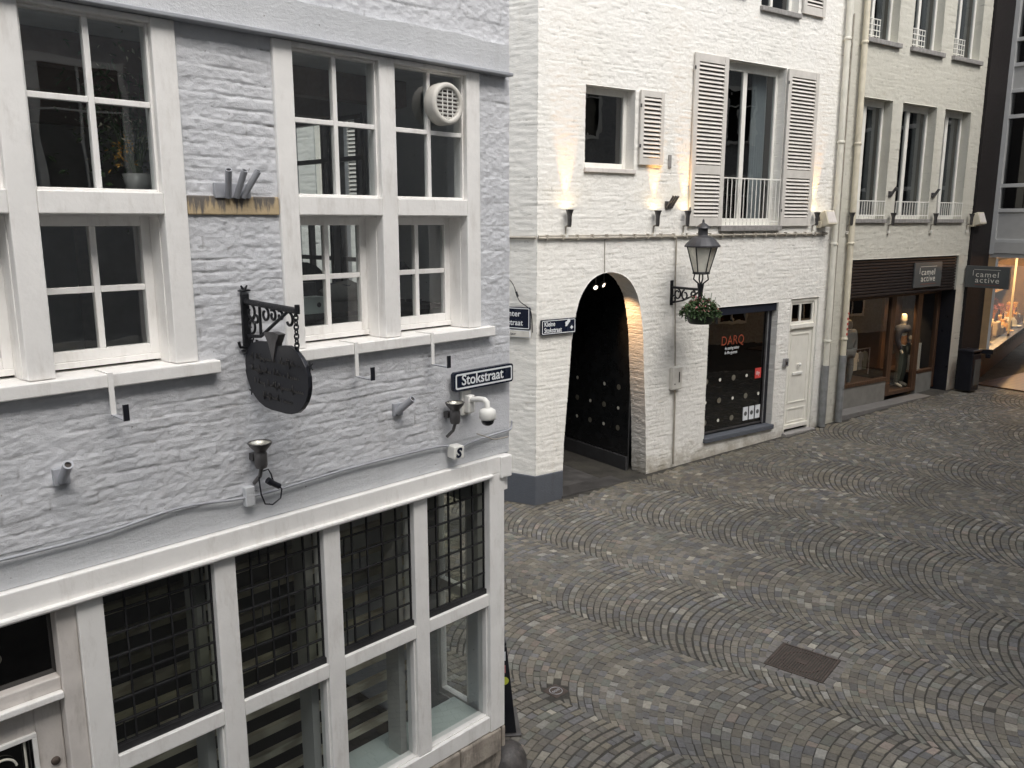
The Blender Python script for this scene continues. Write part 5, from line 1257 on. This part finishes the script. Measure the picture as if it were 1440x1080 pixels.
ld_ = np.array([-.762, .647]); lp = np.array([.647, .762]); W_ = 1.43; PH = R(14); RR = W_/2/math.cos(PH)/math.sin(R(34.5)); DD = .083
et = np.array([math.cos(R(49.67+14)), math.sin(R(49.67+14))]); eb = np.array([-et[1], et[0]])
MH = (2.82, 7.43, R(-38.8), .56, .52); DC = (.40, 6.92, R(44), .17, .17)
quads = []; r = np.random.RandomState(5)
for lane in range(-6, 26):
    tc = 6.12+(lane-5)*W_ + .012*math.sin(lane*2.3)
    k0, k1 = -280, 160
    ph = r.rand()*DD
    drift = 0
    OFF = r.uniform(-.006, .006, k1-k0+2)
    for k in range(k0, k1):
        s0 = k*DD+ph+OFF[k-k0+1]
        # quick reject by centre
        P0 = lp*tc+ld_*s0
        if not (-5 < P0[0] < 19 and 3.6 < P0[1] < 25): continue
        DK = DD+OFF[k-k0+1]-OFF[k-k0]
        nst = r.randint(15, 19); e = np.linspace(-35.2, 35.2, nst+1); e[1:-1] += r.uniform(-1.5, 1.5, nst-1)
        e = np.radians(e)
        wob = .035*math.sin(k*.17+lane*1.7)+.014*math.sin(k*.41+lane); squash = 1-.10*math.sin(k*.07+lane*2.9)
        for i in range(nst):
            a, c = e[i], e[i+1]; j = .0042
            def pt(th, inn):
                nn = DK*math.cos(th-PH)*inn; rad = RR-nn
                return lp*tc+ld_*(s0+wob)+et*(rad*math.sin(th)+math.sin(th)*nn*.45)+eb*(rad*math.cos(th)-RR*.91)*squash
            q = np.array([pt(a, 0), pt(c, 0), pt(c, 1), pt(a, 1)])
            cen = q.mean(0); q = cen+(q-cen)*(1-.0030/ .08) + r.normal(0, .0023, (4, 2))
            quads.append(q)
Q = np.array(quads); cen = Q.mean(1)
def fl(F, P): # local coordinates of a frame
    d = P-np.array([F.o.x, F.o.y]); return d@np.array([F.u.x, F.u.y]), -(d@np.array([F.n.x, F.n.y]))
ok = np.ones(len(Q), bool)
mnx = Q[..., 0]; 
for F, cond in ((FA, lambda x, y: (x < .03) & (y > -.04)), (FB, lambda x, y: (y > -.045) & (x > .0)), (FS, lambda x, y: (x < .02) & (y > -.04)), (FM, lambda x, y: (y > -.04) & (x > .0)), (FB, lambda x, y: (x > 13.0) & (y > -.9) & (y > 0))):
    for c_ in range(4): x, y = fl(F, Q[:, c_]); ok &= ~cond(x, y)
x, y = fl(FB, cen); ok &= ~((x > 7.6) & (x < 11.9) & (y > -.12)); ok &= ~((x > 5.8) & (x < 6.8) & (y > -.16))
for cxx, cyy, ang, w_, h_ in (MH, DC):
    dx = cen-np.array([cxx, cyy]); lx = dx[:, 0]*math.cos(ang)+dx[:, 1]*math.sin(ang); ly = -dx[:, 0]*math.sin(ang)+dx[:, 1]*math.cos(ang)
    ok &= ~((np.abs(lx) < w_/2+.045) & (np.abs(ly) < h_/2+.045))
# keep what a person near the window could see
ok &= (cen[:, 0] > -4.5) & (cen[:, 0] < .66*cen[:, 1]+1.8) & (cen[:, 1] > 4.4)
Q = Q[ok]; cen = cen[ok]; nq = len(Q)
inset = cen[:, None]+(Q-cen[:, None])*.90
mid = cen[:, None]+(Q-cen[:, None])*.972
zb = gzv(Q[..., 0], Q[..., 1]); ht = r.normal(0, .0013, (nq, 1)); tl = r.normal(0, .0007, (nq, 4))
und = .003*(fb(cen[:, 0]*.9, cen[:, 1]*.9, 3, 3)-.5)[:, None]
V = np.concatenate([np.concatenate([Q, (zb-.005)[..., None]], -1), np.concatenate([mid, (zb-.002+ht+und)[..., None]], -1), np.concatenate([inset, (zb+.0014+ht+tl+und)[..., None]], -1)], 1).reshape(-1, 3)
base = (np.arange(nq)*12)[:, None]
fs = []
for lv in (0, 4):
    for i in range(4): fs.append(np.concatenate([base+lv+i, base+lv+(i+1) % 4, base+lv+4+(i+1) % 4, base+lv+4+i], 1))
fs.append(np.concatenate([base+8, base+9, base+10, base+11], 1))
Fa = np.concatenate(fs, 0)[:, ::-1]
me = bpy.data.meshes.new('cobbles'); me.from_pydata(V.tolist(), [], Fa.tolist())
pal = np.array([[.158, .144, .122], [.134, .126, .112], [.178, .162, .132], [.118, .116, .114], [.165, .150, .132], [.138, .135, .138], [.145, .148, .13], [.27, .255, .215], [.22, .215, .195], [.21, .175, .15]])
pw_ = np.array([.24, .2, .13, .15, .08, .08, .06, .03, .045, .015]); pw_ /= pw_.sum()
ci = pal[r.choice(len(pal), nq, p=pw_)]*r.uniform(.74, 1.2, (nq, 1))
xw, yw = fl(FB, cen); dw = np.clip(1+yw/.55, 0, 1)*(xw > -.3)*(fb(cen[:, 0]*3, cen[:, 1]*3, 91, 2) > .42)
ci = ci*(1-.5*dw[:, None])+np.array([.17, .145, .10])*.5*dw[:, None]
tone = .84+.50*fb(cen[:, 0]*.55, cen[:, 1]*.55, 44, 3)[:, None]; ci = ci*tone*1.0
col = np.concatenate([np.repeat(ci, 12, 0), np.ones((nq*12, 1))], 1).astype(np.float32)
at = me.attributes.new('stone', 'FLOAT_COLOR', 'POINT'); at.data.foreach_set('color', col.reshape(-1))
m, nt, bs = mat('granite cobbles'); co = coords(nt); a_ = N(nt, 'ShaderNodeAttribute', attribute_name='stone')
c1 = mixc(nt, 1.0, a_.outputs['Color'], ramp(nt, noise(nt, co, 34, 5, .7), [(.25, g(.72)), (.75, g(1.28))]).outputs[0], 'MULTIPLY')
dr_ = noise(nt, co, 1.1, 6, .7); c1 = mixc(nt, ramp(nt, dr_, [(.44, g(0)), (.68, g(.42))]).outputs[0], c1, (.13, .117, .088, 1))
c1 = mixc(nt, ramp(nt, noise(nt, co, .45, 5, .65), [(.40, g(.3)), (.58, g(0))]).outputs[0], c1, (.085, .083, .078, 1))
L(nt, c1, bs.inputs['Base Color']); L(nt, ramp(nt, noise(nt, co, 6, 4), [(.3, g(.75)), (.7, g(.95))]).outputs[0], bs.inputs['Roughness']); bs.inputs['Specular IOR Level'].default_value = .2
bump(nt, bs, noise(nt, co, 120, 4, .65), .5, .006)
me.materials.append(m); me.update(); o = bpy.data.objects.new('cobbled_square', me); C.objects.link(o); tag(o, kind='structure')
print('cobbles', nq)
# manholes
def cover(cx, cy, ang, w, h, name, label, m):
    z = gz(cx, cy); t = bpy.data.objects.new(name, None); C.objects.link(t); t.location = (cx, cy, z); t.rotation_euler = (0, 0, ang); tag(t, label, 'manhole cover'); return t
t = cover(*MH, 'drain_cover', 'rectangular rusty ribbed drain cover in the cobbles', M['rust'])
w_, h_ = MH[3], MH[4]
b = MB(); q = .022
b.box(-w_/2, w_/2, -h_/2, -h_/2+q, -.03, .002); b.box(-w_/2, w_/2, h_/2-q, h_/2, -.03, .002); b.box(-w_/2, -w_/2+q, -h_/2+q, h_/2-q, -.03, .002); b.box(w_/2-q, w_/2, -h_/2+q, h_/2-q, -.03, .002); b.build('frame', M['rust'], t, .003)
b = MB(); b.box(-w_/2+.025, w_/2-.025, -h_/2+.025, h_/2-.025, -.03, -.012)
for k in range(20):
    x = -w_/2+.036+k*(w_-.072)/19; b.box(x-.007, x+.007, -h_/2+.03, h_/2-.03, -.012, .0)
b.box(-.05, .05, -.04, .04, -.012, .003)
b.build('plate', M['rust'], t, .002)
b = MB(); b.lathe([(.185, -.01), (.185, .0025), (.195, .0025), (.195, -.01)], (0, 0, 0), 30, smooth=False); b.build('ring', M['rust'], t)
# border of flat setts round the cover
t2 = cover(*DC, 'water_valve_cover', 'small diamond shaped iron valve cover in the cobbles near the grey corner', M['rust'])
b = MB(); b.box(-.085, .085, -.085, .085, -.03, .0); b.build('plate', M['rust'], t2, .006)
b = MB(); 
for k in (-.03, 0, .03): b.lathe([(.008, 0), (.008, .003), (.014, .003), (.014, 0)], (k, 0, 0), 12)
b.lathe([(.055, 0), (.055, .003), (.062, .003), (.062, 0)], (0, 0, 0), 24); b.build('rings', M['galv'], t2)
b = MB(); rk = random.Random(3)
def sett(x0, x1, y0, y1):
    b.box(x0+.004, x1-.004, y0+.004, y1-.004, -.03, .0+rk.uniform(-.003, .003))
k = 6
for i in range(k): x0 = -w_/2-.1+i*(w_+.2)/k; sett(x0, x0+(w_+.2)/k, h_/2+.004, h_/2+.09); sett(x0, x0+(w_+.2)/k, -h_/2-.09, -h_/2-.004)
for i in range(4): y0 = -h_/2+i*h_/4; sett(w_/2+.004, w_/2+.1, y0, y0+h_/4); sett(-w_/2-.1, -w_/2-.004, y0, y0+h_/4)
so = b.build('sett_border', M['sett'], None, .006, loc=(MH[0], MH[1], gz(MH[0], MH[1])), rz=MH[2]); tag(so, kind='structure')

# ================================================================== unseen houses added behind and beside the viewer to shade the scene and fill reflections
def plain_house(name, F, x0, x1, d0, d1, h, label, m, ws):
    t = thing(name, F, 0, 0, 0, label, 'building')
    b = MB(); b.box(x0, x1, d0, d1, -.2, h); b.build('wall', m, t)
    MB().box(x0-.2, x1+.2, d0-.25, d1+.25, h, h+.25).build('cornice', M['pipewhite'], t)
    for sx, z0 in ws:
        f = win_frame(sx, sx+1.1, z0, z0+1.7, d0-.06, d0+.02 if d0 < d1 else d0, .09, vs=(sx+.55,), hs=(z0+1.1,)).build('window', M['framew'], t); pane(sx+.02, sx+1.08, z0, z0+1.7, d0-.03, f, M['glassblack'])
    return t
FO = Frame(0.0, 0.0, 44.3)
FO2 = Frame(FO.P(0, 0, 0).x+FO.n.x*2.8, FO.n.y*2.8, 44.3+180)   # front faces the grey house
plain_house('unseen_terrace_house', FO2, -5, 10, 0, 6, 10.6, 'unseen dark grey brick house behind the viewer, sized for shade and reflections', M['redbrick'], [(-4.4+i*2.6, z) for i in range(6) for z in (1.0, 4.4, 7.8)])
FR = Frame(7.4, 3.6, 40+180)
plain_house('side_shade_house', FR, -22, .5, 0, 6, 12.5, 'dark brick house added outside the frame to shade the right of the square', M['redbrick'], [(-19+i*2.6, z) for i in range(7) for z in (1.0, 3.9, 6.5)])

# ================================================================== lights
def point(name, F, u, d, z, e, col, size=.08, rng=None):
    l_ = bpy.data.lights.new(name, 'POINT'); l_.energy = e; l_.color = col; l_.shadow_soft_size = size
    o = bpy.data.objects.new(name, l_); C.objects.link(o); o.location = F.P(u, d, z); return o
def spot(name, F, u, d, z, tu, td, tz, e, col, ang, size=.04, blend=.6):
    l_ = bpy.data.lights.new(name, 'SPOT'); l_.energy = e; l_.color = col; l_.spot_size = R(ang); l_.spot_blend = blend; l_.shadow_soft_size = size
    o = bpy.data.objects.new(name, l_); C.objects.link(o); p = F.P(u, d, z); o.location = p; q = F.P(tu, td, tz)
    o.rotation_euler = (q-p).to_track_quat('-Z', 'Y').to_euler(); return o
WARM = (1, .66, .34)
spot('passage_light', FB, 1.50, .42, 3.12, 2.25, .10, 2.35, 34, (1, .58, .28), 66, .03, .9)
spot('shop_light', FB, 10.72, .45, 2.65, 10.82, .66, 1.6, 70, WARM, 60); spot('shop_light', FB, 11.25, .8, 2.62, 11.45, 1.15, 1.4, 14, WARM, 90)
spot('shop_light', FB, 8.9, .55, 2.6, 9.2, .9, .8, 8, WARM, 80); spot('shop_light', FB, 10.0, .36, 2.55, 10.0, .6, .6, 5, WARM, 70)
for u, e in ((.9, 95), (2.2, 110), (3.8, 120), (5.4, 120), (7, 110)): point('display_light', FV, u, .5, 3.2, e, (1, .60, .25), .12)
point('entrance_light', FM, 2.2, 3.0, 3.2, 30, (1, .5, .2), .2)

world = bpy.data.worlds.new('World'); bpy.context.scene.world = world; world.use_nodes = True; nt = world.node_tree
bg = nt.nodes['Background']; sky = nt.nodes.new('ShaderNodeTexSky'); sky.sky_type = 'NISHITA'; sky.sun_disc = False
SUN_EL, SUN_AZ = 54, 148          # azimuth clockwise from +Y
sky.sun_elevation = R(SUN_EL); sky.sun_rotation = R(SUN_AZ); sky.dust_density = 4; sky.air_density = 1.2; sky.ozone_density = 1
hs = nt.nodes.new('ShaderNodeHueSaturation'); hs.inputs['Saturation'].default_value = .32; L(nt, sky.outputs[0], hs.inputs['Color']); L(nt, hs.outputs[0], bg.inputs[0]); bg.inputs[1].default_value = .15
sl = bpy.data.lights.new('sun', 'SUN'); sl.energy = .65; sl.angle = R(40); sl.color = (1, .95, .87); so = bpy.data.objects.new('sun', sl); C.objects.link(so)
dv = Vector((math.sin(R(SUN_AZ))*math.cos(R(SUN_EL)), math.cos(R(SUN_AZ))*math.cos(R(SUN_EL)), math.sin(R(SUN_EL)))); so.rotation_euler = (-dv).to_track_quat('-Z', 'Y').to_euler()

cam = bpy.data.cameras.new('camera'); co_ = bpy.data.objects.new('camera', cam); C.objects.link(co_); bpy.context.scene.camera = co_
cam.sensor_width = 36; cam.lens = 1172/1440*36; cam.clip_end = 500; cam.clip_start = .02
co_.location = (0, 0, 4.2); co_.rotation_euler = (R(90-11.05), 0, 0)
sc = bpy.context.scene; sc.view_settings.view_transform = 'Standard'; sc.view_settings.look = 'None'; sc.view_settings.gamma = 1; sc.view_settings.exposure = EXPO
try: sc.cycles.max_bounces = 8; sc.cycles.transparent_max_bounces = 16; sc.cycles.caustics_reflective = False
except Exception: pass
# the tidy end: nothing stays selected, names take Blender's own suffixes
